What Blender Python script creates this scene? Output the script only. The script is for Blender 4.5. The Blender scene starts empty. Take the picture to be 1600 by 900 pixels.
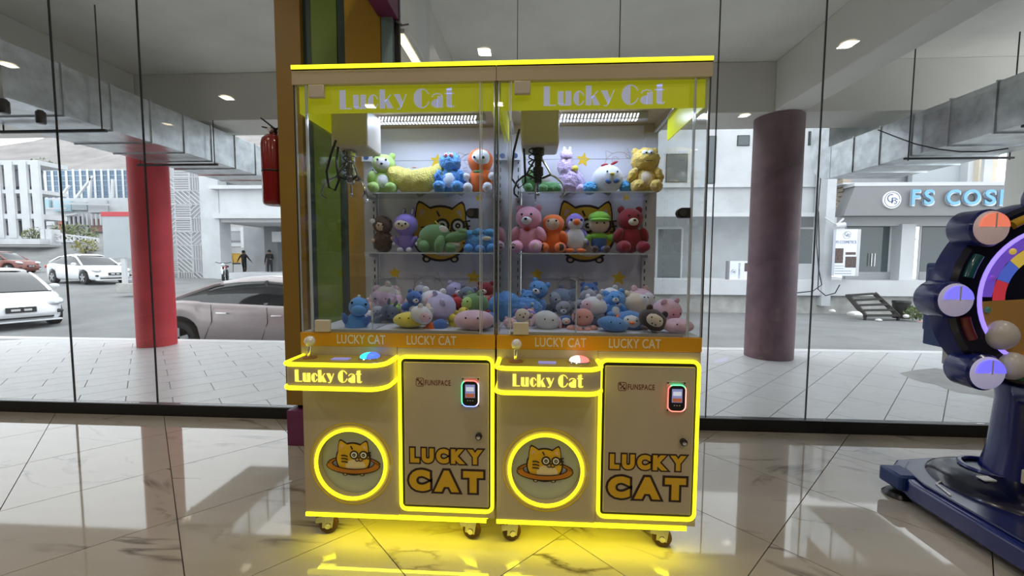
import bpy, math, random
from mathutils import Vector, Matrix, Euler, noise
random.seed(7)
PI = math.pi
R = math.radians
scene = bpy.context.scene
COL = scene.collection

# ------------------------------------------------------------------ camera
FPX = 641.73
YAW, PITCH, ROLL = R(3.1671), R(3.7888), R(0.2631)
CAM = Vector((0.1531, -1.6194, 1.2005))
_f = Vector((-math.sin(YAW) * math.cos(PITCH), math.cos(YAW) * math.cos(PITCH), -math.sin(PITCH)))
_r0 = Vector((math.cos(YAW), math.sin(YAW), 0))
_u0 = _r0.cross(_f)
_r = _r0 * math.cos(ROLL) + _u0 * math.sin(ROLL)
_u = _u0 * math.cos(ROLL) - _r0 * math.sin(ROLL)
cam_data = bpy.data.cameras.new('camera')
cam_data.sensor_width = 36
cam_data.lens = FPX * 36 / 1600
cam_data.clip_start = 0.05
cam_data.clip_end = 1000
cam = bpy.data.objects.new('camera', cam_data)
cam.matrix_world = Matrix(((_r.x, _u.x, -_f.x, CAM.x), (_r.y, _u.y, -_f.y, CAM.y), (_r.z, _u.z, -_f.z, CAM.z), (0, 0, 0, 1)))
COL.objects.link(cam)
scene.camera = cam

# ------------------------------------------------------------------ sky and exposure
world = bpy.data.worlds.new('overcast_sky')
scene.world = world
world.use_nodes = True
_bg = world.node_tree.nodes['Background']
_bg.inputs['Color'].default_value = (0.93, 0.965, 1.0, 1)
_bg.inputs['Strength'].default_value = 2.9
scene.view_settings.view_transform = 'Standard'
scene.view_settings.look = 'None'
scene.view_settings.exposure = 0.0
scene.view_settings.gamma = 1.0
scene.view_settings.use_curve_mapping = False
scene.cycles.max_bounces = 10
scene.cycles.transparent_max_bounces = 32
scene.cycles.use_denoising = True
scene.cycles.sample_clamp_indirect = 6.0

def area_light(name, loc, rot, sx, sy, energy, color, parent=None, spread=180):
    d = bpy.data.lights.new(name, 'AREA')
    d.shape = 'RECTANGLE'; d.size = sx; d.size_y = sy; d.energy = energy; d.color = color; d.spread = R(spread)
    o = bpy.data.objects.new(name, d); COL.objects.link(o)
    o.location = loc; o.rotation_euler = rot
    if parent: o.parent = parent
    return o

def at(x, y, Y=None, Z=None, X=None):
    d = _f + _r * ((x - 800) / FPX) + _u * ((450 - y) / FPX)
    t = (Y - CAM.y) / d.y if Y is not None else (Z - CAM.z) / d.z if Z is not None else (X - CAM.x) / d.x
    return CAM + d * t

# ------------------------------------------------------------------ materials
def nd(nt, typ, **kw):
    n = nt.nodes.new(typ)
    for k, v in kw.items(): setattr(n, k, v)
    return n

MATS = {}
def M(name, col=(.5, .5, .5), rough=.5, metal=0, emit=0, ecol=None, var=0, scale=12, bump=0, bscale=150, sheen=0, coat=0, spec=.5, alpha=1, stretch=None):
    if name in MATS: return MATS[name]
    m = bpy.data.materials.new(name); m.use_nodes = True
    nt = m.node_tree; b = nt.nodes['Principled BSDF']
    b.inputs['Base Color'].default_value = (*col, 1)
    b.inputs['Roughness'].default_value = rough
    b.inputs['Metallic'].default_value = metal
    b.inputs['Specular IOR Level'].default_value = spec
    b.inputs['Sheen Weight'].default_value = sheen
    b.inputs['Coat Weight'].default_value = coat
    b.inputs['Coat Roughness'].default_value = .06
    if emit:
        b.inputs['Emission Color'].default_value = (*(ecol or col), 1)
        b.inputs['Emission Strength'].default_value = emit
    tc = nd(nt, 'ShaderNodeTexCoord')
    src = tc.outputs['Object']
    if stretch:
        mp = nd(nt, 'ShaderNodeMapping'); mp.inputs['Scale'].default_value = stretch
        nt.links.new(src, mp.inputs['Vector']); src = mp.outputs['Vector']
    if var:
        nz = nd(nt, 'ShaderNodeTexNoise'); nz.inputs['Scale'].default_value = scale; nz.inputs['Detail'].default_value = 5
        nz.inputs['Roughness'].default_value = .65
        nt.links.new(src, nz.inputs['Vector'])
        mr = nd(nt, 'ShaderNodeMapRange'); mr.inputs['From Min'].default_value = .3; mr.inputs['From Max'].default_value = .7
        mr.inputs['To Min'].default_value = 1 - var; mr.inputs['To Max'].default_value = 1 + var
        nt.links.new(nz.outputs['Fac'], mr.inputs['Value'])
        mx = nd(nt, 'ShaderNodeVectorMath', operation='SCALE'); mx.inputs[0].default_value = col
        nt.links.new(mr.outputs['Result'], mx.inputs['Scale'])
        nt.links.new(mx.outputs['Vector'], b.inputs['Base Color'])
    if bump:
        nz2 = nd(nt, 'ShaderNodeTexNoise'); nz2.inputs['Scale'].default_value = bscale; nz2.inputs['Detail'].default_value = 3
        nt.links.new(src, nz2.inputs['Vector'])
        bp = nd(nt, 'ShaderNodeBump'); bp.inputs['Strength'].default_value = bump; bp.inputs['Distance'].default_value = .01
        nt.links.new(nz2.outputs['Fac'], bp.inputs['Height']); nt.links.new(bp.outputs['Normal'], b.inputs['Normal'])
    MATS[name] = m
    return m

def glass_mat(name, tint=(.97, .985, .98), base=.05, dirt=0, gloss_rough=0.0):
    if name in MATS: return MATS[name]
    m = bpy.data.materials.new(name); m.use_nodes = True
    nt = m.node_tree; nt.nodes.clear()
    out = nd(nt, 'ShaderNodeOutputMaterial')
    tr = nd(nt, 'ShaderNodeBsdfTransparent'); tr.inputs['Color'].default_value = (*tint, 1)
    gl = nd(nt, 'ShaderNodeBsdfGlossy'); gl.inputs['Roughness'].default_value = gloss_rough
    lw = nd(nt, 'ShaderNodeLayerWeight'); lw.inputs['Blend'].default_value = .5
    pw = nd(nt, 'ShaderNodeMath', operation='POWER'); pw.inputs[1].default_value = 5
    nt.links.new(lw.outputs['Facing'], pw.inputs[0])
    ma = nd(nt, 'ShaderNodeMath', operation='MULTIPLY_ADD'); ma.inputs[1].default_value = 1 - base; ma.inputs[2].default_value = base
    nt.links.new(pw.outputs[0], ma.inputs[0])
    mx = nd(nt, 'ShaderNodeMixShader')
    nt.links.new(ma.outputs[0], mx.inputs['Fac']); nt.links.new(tr.outputs[0], mx.inputs[1]); nt.links.new(gl.outputs[0], mx.inputs[2])
    last = mx
    if dirt:
        df = nd(nt, 'ShaderNodeBsdfTranslucent'); df.inputs['Color'].default_value = (.8, .82, .84, 1)
        tc = nd(nt, 'ShaderNodeTexCoord'); mp = nd(nt, 'ShaderNodeMapping'); mp.inputs['Scale'].default_value = (5, 5, 1.2)
        nz = nd(nt, 'ShaderNodeTexNoise'); nz.inputs['Scale'].default_value = 2; nz.inputs['Detail'].default_value = 6
        nt.links.new(tc.outputs['Object'], mp.inputs['Vector']); nt.links.new(mp.outputs['Vector'], nz.inputs['Vector'])
        mr = nd(nt, 'ShaderNodeMapRange'); mr.inputs['From Min'].default_value = .3; mr.inputs['From Max'].default_value = .75
        mr.inputs['To Min'].default_value = dirt * .3; mr.inputs['To Max'].default_value = dirt * 1.6
        nt.links.new(nz.outputs['Fac'], mr.inputs['Value'])
        m2 = nd(nt, 'ShaderNodeMixShader')
        nt.links.new(mr.outputs['Result'], m2.inputs['Fac']); nt.links.new(mx.outputs[0], m2.inputs[1]); nt.links.new(df.outputs[0], m2.inputs[2])
        last = m2
    nt.links.new(last.outputs[0], out.inputs['Surface'])
    MATS[name] = m
    return m

def marble(name, base, vein, rough, vein_amt=.8, vscale=1.1, spec=.5):
    m = bpy.data.materials.new(name); m.use_nodes = True
    nt = m.node_tree; b = nt.nodes['Principled BSDF']
    b.inputs['Roughness'].default_value = rough; b.inputs['Specular IOR Level'].default_value = spec
    tc = nd(nt, 'ShaderNodeTexCoord'); oi = nd(nt, 'ShaderNodeObjectInfo')
    sc = nd(nt, 'ShaderNodeVectorMath', operation='SCALE'); sc.inputs[0].default_value = (31, 17, 5)
    nt.links.new(oi.outputs['Random'], sc.inputs['Scale'])
    ad = nd(nt, 'ShaderNodeVectorMath', operation='ADD')
    nt.links.new(tc.outputs['Object'], ad.inputs[0]); nt.links.new(sc.outputs['Vector'], ad.inputs[1])
    mp = nd(nt, 'ShaderNodeMapping'); mp.inputs['Rotation'].default_value = (0, 0, R(-8)); mp.inputs['Scale'].default_value = (1, 2.6, 1)
    nt.links.new(ad.outputs['Vector'], mp.inputs['Vector'])
    nz = nd(nt, 'ShaderNodeTexNoise'); nz.inputs['Scale'].default_value = vscale; nz.inputs['Detail'].default_value = 7; nz.inputs['Distortion'].default_value = .7
    nt.links.new(mp.outputs['Vector'], nz.inputs['Vector'])
    s = nd(nt, 'ShaderNodeMath', operation='SUBTRACT'); s.inputs[1].default_value = .5; nt.links.new(nz.outputs['Fac'], s.inputs[0])
    a = nd(nt, 'ShaderNodeMath', operation='ABSOLUTE'); nt.links.new(s.outputs[0], a.inputs[0])
    mr = nd(nt, 'ShaderNodeMapRange'); mr.inputs['From Min'].default_value = 0; mr.inputs['From Max'].default_value = .02
    mr.inputs['To Min'].default_value = 1; mr.inputs['To Max'].default_value = 0; nt.links.new(a.outputs[0], mr.inputs['Value'])
    n2 = nd(nt, 'ShaderNodeTexNoise'); n2.inputs['Scale'].default_value = vscale * 1.7; n2.inputs['Detail'].default_value = 3
    nt.links.new(mp.outputs['Vector'], n2.inputs['Vector'])
    mr2 = nd(nt, 'ShaderNodeMapRange'); mr2.inputs['From Min'].default_value = .46; mr2.inputs['From Max'].default_value = .66; nt.links.new(n2.outputs['Fac'], mr2.inputs['Value'])
    ml = nd(nt, 'ShaderNodeMath', operation='MULTIPLY'); nt.links.new(mr.outputs['Result'], ml.inputs[0]); nt.links.new(mr2.outputs['Result'], ml.inputs[1])
    m3 = nd(nt, 'ShaderNodeMath', operation='MULTIPLY'); m3.inputs[1].default_value = vein_amt; nt.links.new(ml.outputs[0], m3.inputs[0])
    mix = nd(nt, 'ShaderNodeMixRGB'); mix.inputs[2].default_value = (*vein, 1)
    n4 = nd(nt, 'ShaderNodeTexNoise'); n4.inputs['Scale'].default_value = vscale * 3; n4.inputs['Detail'].default_value = 4
    nt.links.new(mp.outputs['Vector'], n4.inputs['Vector'])
    mx0 = nd(nt, 'ShaderNodeMixRGB'); mx0.inputs[1].default_value = (*base, 1); mx0.inputs[2].default_value = (*[c * .82 for c in base], 1)
    nt.links.new(n4.outputs['Fac'], mx0.inputs[0]); nt.links.new(mx0.outputs[0], mix.inputs[1])
    nt.links.new(m3.outputs[0], mix.inputs[0]); nt.links.new(mix.outputs[0], b.inputs['Base Color'])
    MATS[name] = m
    return m

# ------------------------------------------------------------------ geometry collector
class G:
    def __init__(s): s.v = []; s.f = []; s.mi = []; s.m = 0; s.xf = None
    def add(s, vs, fs):
        o = len(s.v)
        if s.xf is not None: vs = [s.xf @ Vector(p) for p in vs]
        s.v += [tuple(p) for p in vs]
        for q in fs: s.f.append(tuple(i + o for i in q)); s.mi.append(s.m)
        return s
    def box(s, x0, x1, y0, y1, z0, z1):
        vs = [(x0, y0, z0), (x1, y0, z0), (x1, y1, z0), (x0, y1, z0), (x0, y0, z1), (x1, y0, z1), (x1, y1, z1), (x0, y1, z1)]
        return s.add(vs, [(0, 3, 2, 1), (4, 5, 6, 7), (0, 1, 5, 4), (1, 2, 6, 5), (2, 3, 7, 6), (3, 0, 4, 7)])
    def bar(s, p, q, w, h=None, up=(0, 0, 1)):
        h = h or w; p = Vector(p); q = Vector(q); d = (q - p).normalized(); up = Vector(up)
        if abs(d.dot(up)) > .95: up = Vector((1, 0, 0))
        a = d.cross(up).normalized() * w / 2; b = a.cross(d).normalized() * h / 2
        vs = [p - a - b, p + a - b, p + a + b, p - a + b, q - a - b, q + a - b, q + a + b, q - a + b]
        return s.add(vs, [(0, 3, 2, 1), (4, 5, 6, 7), (0, 1, 5, 4), (1, 2, 6, 5), (2, 3, 7, 6), (3, 0, 4, 7)])
    def cyl(s, p, q, r0, r1=None, n=16):
        r1 = r0 if r1 is None else r1; p = Vector(p); q = Vector(q); d = (q - p).normalized()
        up = Vector((0, 0, 1)) if abs(d.z) < .9 else Vector((1, 0, 0))
        a = d.cross(up).normalized(); b = a.cross(d)
        vs = []
        for c, r in ((p, r0), (q, r1)):
            for i in range(n):
                t = 2 * PI * i / n; vs.append(c + a * (r * math.cos(t)) + b * (r * math.sin(t)))
        fs = [(i, i + n, (i + 1) % n + n, (i + 1) % n) for i in range(n)]
        fs += [tuple(range(n)), tuple(range(2 * n - 1, n - 1, -1))]
        return s.add(vs, fs)
    def tube(s, pts, r, n=8, closed=False):
        pts = [Vector(p) for p in pts]; k = len(pts); vs = []; prev = None
        for i, p in enumerate(pts):
            t = (pts[(i + 1) % k] - pts[i - 1]) if closed else (pts[min(i + 1, k - 1)] - pts[max(i - 1, 0)])
            t.normalize()
            if prev is None:
                up = Vector((0, 0, 1)) if abs(t.z) < .9 else Vector((0, 1, 0)); a = t.cross(up).normalized()
            else:
                a = (prev - t * prev.dot(t)).normalized()
            prev = a; b = t.cross(a)
            rr = r[i] if isinstance(r, (list, tuple)) else r
            for j in range(n):
                q = 2 * PI * j / n; vs.append(p + a * (rr * math.cos(q)) + b * (rr * math.sin(q)))
        fs = []
        for i in range(k if closed else k - 1):
            i2 = (i + 1) % k
            for j in range(n): fs.append((i * n + j, i2 * n + j, i2 * n + (j + 1) % n, i * n + (j + 1) % n))
        if not closed: fs += [tuple(range(n - 1, -1, -1)), tuple((k - 1) * n + j for j in range(n))]
        return s.add(vs, [tuple(reversed(q)) for q in fs])
    def ell(s, c, r, rot=(0, 0, 0), nu=16, nv=10, fuzz=0, fsc=25, seed=0):
        Mx = Euler([R(a) for a in rot]).to_matrix(); vs = []; c = Vector(c)
        if not hasattr(r, '__len__'): r = (r, r, r)
        def pt(x, y, z):
            p = Mx @ Vector((x * r[0], y * r[1], z * r[2]))
            if fuzz:
                w = c + p; k = 1 + fuzz * (noise.noise((w + Vector((seed, 0, 0))) * fsc) + .5 * noise.noise((w + Vector((0, seed, 3))) * fsc * 2.3)); p = p * k
            return c + p
        vs.append(pt(0, 0, 1))
        for i in range(1, nv):
            a = PI * i / nv
            for j in range(nu):
                t = 2 * PI * j / nu; vs.append(pt(math.sin(a) * math.cos(t), math.sin(a) * math.sin(t), math.cos(a)))
        vs.append(pt(0, 0, -1)); fs = []
        for j in range(nu): fs.append((0, 1 + j, 1 + (j + 1) % nu))
        for i in range(nv - 2):
            for j in range(nu):
                a = 1 + i * nu + j; b = 1 + i * nu + (j + 1) % nu; fs.append((a, a + nu, b + nu, b))
        l = len(vs) - 1; o = 1 + (nv - 2) * nu
        for j in range(nu): fs.append((l, o + (j + 1) % nu, o + j))
        return s.add(vs, fs)
    def prism(s, poly, y0, y1):      # outline in (x, z), seen from -y, counter-clockwise
        n = len(poly); vs = [(x, y0, z) for x, z in poly] + [(x, y1, z) for x, z in poly]
        fs = [tuple(range(n)), tuple(range(2 * n - 1, n - 1, -1))]
        fs += [(i, i + n, (i + 1) % n + n, (i + 1) % n) for i in range(n)]
        return s.add(vs, fs)
    def slab(s, poly, z0, z1):       # outline in (x, y), counter-clockwise from above
        n = len(poly); vs = [(x, y, z0) for x, y in poly] + [(x, y, z1) for x, y in poly]
        fs = [tuple(range(n - 1, -1, -1)), tuple(range(n, 2 * n))]
        fs += [(i, (i + 1) % n, (i + 1) % n + n, i + n) for i in range(n)]
        return s.add(vs, fs)
    def lathe(s, prof, c=(0, 0, 0), axis='z', n=24):
        vs = []; k = len(prof); c = Vector(c)
        for r, h in prof:
            for j in range(n):
                t = 2 * PI * j / n; x, y = r * math.cos(t), r * math.sin(t)
                vs.append(c + (Vector((x, y, h)) if axis == 'z' else Vector((x, h, y)) if axis == 'y' else Vector((h, x, y))))
        fs = []
        for i in range(k - 1):
            for j in range(n): fs.append((i * n + j, i * n + (j + 1) % n, (i + 1) * n + (j + 1) % n, (i + 1) * n + j))
        fs += [tuple(range(n - 1, -1, -1)), tuple((k - 1) * n + j for j in range(n))]
        if axis == 'y': fs = [tuple(reversed(q)) for q in fs]
        return s.add(vs, fs)
    def strip(s, pts, w, y0, y1):    # flat stroke of width w along points (x, z)
        L = []; Rr = []; n = len(pts)
        for i, p in enumerate(pts):
            a = pts[max(i - 1, 0)]; b = pts[min(i + 1, n - 1)]
            dx, dz = b[0] - a[0], b[1] - a[1]; l = math.hypot(dx, dz) or 1
            ww = (w[i] if isinstance(w, (list, tuple)) else w) / 2
            L.append((p[0] - dz / l * ww, p[1] + dx / l * ww)); Rr.append((p[0] + dz / l * ww, p[1] - dx / l * ww))
        vs = [(x, y0, z) for x, z in L + Rr] + [(x, y1, z) for x, z in L + Rr]
        fs = []
        for i in range(n - 1):
            fs.append((i, n + i, n + i + 1, i + 1)); o = 2 * n
            fs.append((o + i, o + i + 1, o + n + i + 1, o + n + i))
            fs.append((i, i + 1, o + i + 1, o + i)); fs.append((n + i, o + n + i, o + n + i + 1, n + i + 1))
        fs.append((0, 2 * n, 3 * n, n)); fs.append((n - 1, 2 * n - 1, 4 * n - 1, 3 * n - 1))
        return s.add(vs, fs)
    def mesh(s, name, smooth=True, ang=38):
        me = bpy.data.meshes.new(name); me.from_pydata(s.v, [], s.f)
        me.polygons.foreach_set('material_index', s.mi)
        if smooth:
            me.polygons.foreach_set('use_smooth', [True] * len(me.polygons)); me.set_sharp_from_angle(angle=R(ang))
        me.update(); return me
    def build(s, name, mats, parent=None, loc=None, smooth=True, bevel=0, ang=38, rot=None):
        me = s.mesh(name, smooth, ang)
        for m in (mats if isinstance(mats, (list, tuple)) else [mats]): me.materials.append(m)
        return link(name, me, parent, loc, bevel, rot)

def link(name, me, parent=None, loc=None, bevel=0, rot=None):
    o = bpy.data.objects.new(name, me); COL.objects.link(o)
    if parent: o.parent = parent
    if loc is not None: o.location = loc
    if rot is not None: o.rotation_euler = rot
    if bevel:
        b = o.modifiers.new('bevel', 'BEVEL'); b.width = bevel; b.segments = 2; b.limit_method = 'ANGLE'; b.angle_limit = R(40)
    return o

def box(name, mat, x0, x1, y0, y1, z0, z1, parent=None, bevel=0):
    return G().box(x0, x1, y0, y1, z0, z1).build(name, mat, parent, bevel=bevel)

def tag(o, label=None, cat=None, group=None, kind=None):
    if label: o['label'] = label
    if cat: o['category'] = cat
    if group: o['group'] = group
    if kind: o['kind'] = kind
    return o
def struct(o, label=None):
    if label: o['label'] = label
    o['kind'] = 'structure'; return o
def thing(name, label, cat, loc=(0, 0, 0), rz=0, group=None, rot=None):
    o = bpy.data.objects.new(name, None); o.empty_display_size = .05; COL.objects.link(o)
    o.location = loc; o.rotation_euler = rot or (0, 0, rz)
    return tag(o, label, cat, group)

def circ(cx, cz, rx, rz=None, n=28, a0=0, a1=360):
    rz = rx if rz is None else rz; full = abs(a1 - a0) >= 360
    k = n if full else n + 1
    return [(cx + rx * math.cos(R(a0 + (a1 - a0) * i / n)), cz + rz * math.sin(R(a0 + (a1 - a0) * i / n))) for i in range(k)]
def rrect(x0, x1, z0, z1, r, n=6):
    P = []
    for cx, cz, a in ((x1 - r, z1 - r, 0), (x0 + r, z1 - r, 90), (x0 + r, z0 + r, 180), (x1 - r, z0 + r, 270)):
        P += [(cx + r * math.cos(R(a + 90 * i / n)), cz + r * math.sin(R(a + 90 * i / n))) for i in range(n + 1)]
    return P

_txt = {}
def text_mesh(body, offset=0, spacing=1.0):
    c = bpy.data.curves.new('lettering', 'FONT'); c.body = body; c.size = 1; c.offset = offset; c.space_character = spacing
    c.resolution_u = 4
    o = bpy.data.objects.new('lettering', c)
    me = bpy.data.meshes.new_from_object(o); bpy.data.objects.remove(o); bpy.data.curves.remove(c)
    return me
def text(name, body, mat, x0, x1, z0, z1, y, parent=None, depth=.001, offset=0, spacing=1.0, ref=None, spin=0):
    """flat lettering facing -y, fitted into x0..x1, z0..z1; ref = offset of the outline that defines the fit"""
    me = text_mesh(body, offset, spacing)
    rm = text_mesh(body, ref, spacing) if ref is not None else me
    xs = [v.co.x for v in rm.vertices]; ys = [v.co.y for v in rm.vertices]
    ax, bx, ay, by = min(xs), max(xs), min(ys), max(ys)
    V = []
    for v in me.vertices:
        u, w = (v.co.x - ax) / (bx - ax), (v.co.y - ay) / (by - ay)
        if spin: u, w = 1 - w, u
        V.append((x0 + u * (x1 - x0), z0 + w * (z1 - z0)))
    g = G(); n = len(V)
    F = [tuple(p.vertices) for p in me.polygons]
    g.v = [(x, y - depth, z) for x, z in V] + [(x, y, z) for x, z in V]
    from collections import Counter
    ec = Counter()
    for f in F:
        for i in range(len(f)): ec[(f[i], f[(i + 1) % len(f)])] += 1
    side = [(a, b) for (a, b) in ec if (b, a) not in ec]
    g.f = F + [tuple(i + n for i in reversed(f)) for f in F] + [(b, a, a + n, b + n) for a, b in side]
    if spin: pass
    g.mi = [0] * len(g.f)
    return g.build(name, mat, parent, smooth=False)

# lettering in a fat deco face with hairlines: unit cap height, (advance, shapes)
def deco(g, word, x0, x1, z0, z1, y0, y1):
    H = .055
    def arc(cx, cz, rx, rz, a0, a1): return ('s', circ(cx, cz, rx, rz, 14, a0, a1), H)
    def half(cx, cz, rx, rz): return ('p', circ(cx, cz, rx, rz, 16, 90, 270))
    def rect(a, b, c, d): return ('p', [(a, c), (b, c), (b, d), (a, d)])
    GL = {
        'L': (.66, [rect(0, .3, 0, 1), rect(.28, .62, 0, H)]),
        'u': (.72, [rect(0, .27, .1, .74), ('p', [(0, .12), (.1, 0), (.4, 0), (.4, H), (.27, .12)]), rect(.38, .66, 0, .74)]),
        'c': (.56, [half(.27, .37, .27, .38), arc(.27, .37, .25, .35, 20, 90), arc(.27, .37, .25, .35, -90, -20)]),
        'k': (.7, [rect(0, .28, 0, 1), ('s', [(.28, .36), (.58, .73)], H), ('p', [(.28, .42), (.44, .52), (.72, 0), (.4, 0)])]),
        'y': (.68, [('p', [(0, .74), (.3, .74), (.46, .3), (.36, .02)]), ('s', [(.64, .74), (.38, .08), (.28, -.04), (.14, -.02)], H)]),
        ' ': (.24, []),
        'C': (.84, [half(.42, .5, .42, .52), arc(.42, .5, .4, .49, 25, 90), arc(.42, .5, .4, .49, -90, -20)]),
        'a': (.66, [rect(.34, .62, 0, .6), ('p', circ(.36, .22, .34, .23, 16, 90, 270)), ('s', [(.06, .56), (.14, .68), (.32, .74), (.5, .7), (.6, .58)], H)]),
        't': (.5, [rect(.1, .37, .08, .98), ('p', [(.1, .98), (.37, 1.06), (.37, .9), (.1, .9)]), rect(0, .48, .7, .7 + H), ('p', [(.1, .1), (.18, 0), (.36, 0), (.37, .1)]), ('s', [(.34, .03), (.44, .03), (.5, .12)], H)]),
    }
    tot = sum(GL[c][0] for c in word) + .05 * (len(word) - 1); kx = (x1 - x0) / tot; kz = z1 - z0; x = 0
    for c in word:
        adv, sh = GL[c]
        for e in sh:
            if e[0] == 'p':
                P = [(x0 + (x + a) * kx, z0 + b * kz) for a, b in e[1]]
                ar = sum(P[i][0] * P[(i + 1) % len(P)][1] - P[(i + 1) % len(P)][0] * P[i][1] for i in range(len(P)))
                g.prism(P if ar > 0 else P[::-1], y0, y1)
            else: g.strip([(x0 + (x + a) * kx, z0 + b * kz) for a, b in e[1]], e[2] * kz, y0, y1)
        x += adv + .05
    return g
# ================================================================== SETTING
GY = 1.335                                    # plane of the shop front glass
marble_in = marble('polished_marble_tile', (.50, .455, .39), (.10, .08, .065), .04, .95, 1.0, .85)
marble_out = marble('pavement_marble_tile', (.74, .75, .76), (.40, .41, .42), .32, .6, 2.2)
grout = M('grout', (.14, .125, .11), .8)
white_paint = M('white_paint', (.55, .565, .58), .75, var=.06, scale=1.2)
stained_white = M('stained_white_render', (.50, .515, .53), .85, var=.14, scale=.9, bump=.2, bscale=20)
concrete = M('soffit_concrete', (.78, .765, .70), .85, var=.10, scale=1.3, bump=.15, bscale=30)
beam_paint = M('beam_paint', (.72, .705, .65), .8, var=.05, scale=1.5)
galv = M('galvanised_steel', (.64, .68, .70), .28, .85, var=.28, scale=6, bump=.2, bscale=7)
dark_metal = M('dark_metal', (.03, .03, .032), .45, .4)
black_alu = M('black_aluminium', (.012, .012, .012), .35)
asphalt = M('asphalt', (.20, .205, .205), .9, var=.2, scale=.7, bump=.3, bscale=60)
chrome = M('chrome', (.8, .8, .8), .12, 1)

def clip(poly, axis, lim, keep_less=True):
    out = []
    for i in range(len(poly)):
        a, b = poly[i], poly[(i + 1) % len(poly)]
        ia = (a[axis] <= lim) == keep_less; ib = (b[axis] <= lim) == keep_less
        if ia: out.append(a)
        if ia != ib:
            t = (lim - a[axis]) / (b[axis] - a[axis]); out.append((a[0] + (b[0] - a[0]) * t, a[1] + (b[1] - a[1]) * t))
    return out

# indoor floor: diamond-laid tiles, 0.628 m pitch
floor = struct(G().box(-8.2, 6.2, -6.6, 1.42, -.2, -.012).build('floor', grout), 'polished marble tile floor laid diagonally')
SQ = math.sqrt(.5); T = .628
def diamond(i, j, g=.002):
    a0, b0 = -.342 + T * i + g, -.116 + T * j + g; a1, b1 = a0 + T - 2 * g, b0 + T - 2 * g
    return [((a - b) * SQ, (a + b) * SQ) for a, b in ((a0, b0), (a1, b0), (a1, b1), (a0, b1))]
tile_mesh = None
for i in range(-10, 9):
    for j in range(-9, 10):
        P = diamond(i, j); cx = sum(p[0] for p in P) / 4; cy = sum(p[1] for p in P) / 4
        if not (-5.2 < cx < 4.9 and -2.3 < cy < GY + .4): continue
        Q = clip(P, 1, GY - .004)
        if len(Q) < 3: continue
        if len(Q) == 4 and max(p[1] for p in P) < GY - .004:
            if tile_mesh is None:
                tile_mesh = G().slab([(p[0] - cx, p[1] - cy) for p in P], -.012, 0).mesh('tile', False); tile_mesh.materials.append(marble_in)
            link('tile', tile_mesh, floor, (cx, cy, 0))
        else:
            G().slab([(p[0] - cx, p[1] - cy) for p in Q], -.012, 0).build('tile', marble_in, floor, (cx, cy, 0), smooth=False)
G().box(-8.2, 6.2, -6.6, -2.75, -.012, -.001).build('rear_paving', marble_in, floor, smooth=False)
G().box(-8.2, -5.65, -2.75, GY, -.012, -.001).build('rear_paving', marble_in, floor, smooth=False)
G().box(5.35, 6.2, -2.75, GY, -.012, -.001).build('rear_paving', marble_in, floor, smooth=False)

# the arcade room behind the camera
wall_in = M('arcade_wall_paint', (.20, .19, .19), .8)
ceil_in = M('arcade_ceiling_paint', (.70, .67, .62), .85)
struct(G().box(-8.2, 6.2, -6.6, 1.30, 3.5, 3.6).build('ceiling', ceil_in))
struct(G().box(-8.2, 6.2, -6.7, -6.6, 0, 3.5).build('wall_back', wall_in))
struct(G().box(-8.3, -8.2, -6.7, 1.4, 0, 3.5).build('wall_left', wall_in))
struct(G().box(6.2, 6.3, -6.7, 1.4, 0, 3.5).build('wall_right', wall_in))
lamp_glow = M('warm_lamp_diffuser', (1, .86, .62), .4, emit=7, ecol=(1, .82, .55))
lamp_ring = M('lamp_ring', (.8, .78, .74), .4)
LAMPS = [(-.415, -.33), (3.4, -.35), (-6.06, -.37), (-4.2, -1.43), (-6.1, -2.52), (3.39, -2.46), (-2.3, -.35), (1.5, -1.45), (-.4, -2.5), (-2.3, -2.5), (1.5, -2.5), (-4.2, -3.6), (-.4, -4.5), (3.4, -4.5), (-2.3, -4.5)]
for k, (x, y) in enumerate(LAMPS):
    t = thing('ceiling_downlight', 'round warm recessed downlight in the arcade ceiling, mirrored in the shop glass', 'ceiling light', (x, y, 3.5), 0, 'round ceiling downlights of the arcade')
    G().lathe([(.09, 0), (.09, -.012), (.075, -.014), (.072, 0)]).build('trim_ring', lamp_ring, t)
    G().lathe([(.07, -.001), (.07, -.006)], n=20).build('diffuser', lamp_glow, t)
    area_light('downlight_beam', (0, 0, -.03), (0, 0, 0), .13, .13, 7.5, (1, .90, .76), t, 150)

# shop front: frameless panes with dark seals, black rail
pane_glass = glass_mat('shopfront_glass', (.95, .965, .97), .07, .006)
seal_mat = M('pane_seal', (.03, .032, .033), .5)
JO = [-6.17, -4.8, -3.43, -2.75, -1.37, .02, .72, 1.385, 2.075, 3.45]
for n, (x, x2) in enumerate(zip(JO, JO[1:]), 1):
    w = struct(G().box(x + .002, x2 - .002, GY - .006, GY + .006, .09, 3.52).build('window_%d' % n, pane_glass), 'tall frameless shop front glass pane')
    G().box(x - .002, x + .002, GY - .007, GY + .007, .09, 3.52).build('seal', seal_mat, w)
xe = 3.45
struct(G().box(-8.2, xe, GY - .03, GY + .03, 0, .088).build('baseboard_front', black_alu, bevel=.004), 'black bottom rail of the shop front')
struct(G().box(xe, xe + .12, GY - .05, GY + .05, 0, 3.52).build('trim_1', black_alu, bevel=.004), 'black shop front end post')
struct(G().box(xe + .12, 6.3, GY - .05, GY + .05, 0, 3.52).build('wall_front_right', wall_in))
struct(G().box(-8.2, -6.17, GY - .05, GY + .05, 0, 3.52).build('wall_front_left', wall_in))

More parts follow.
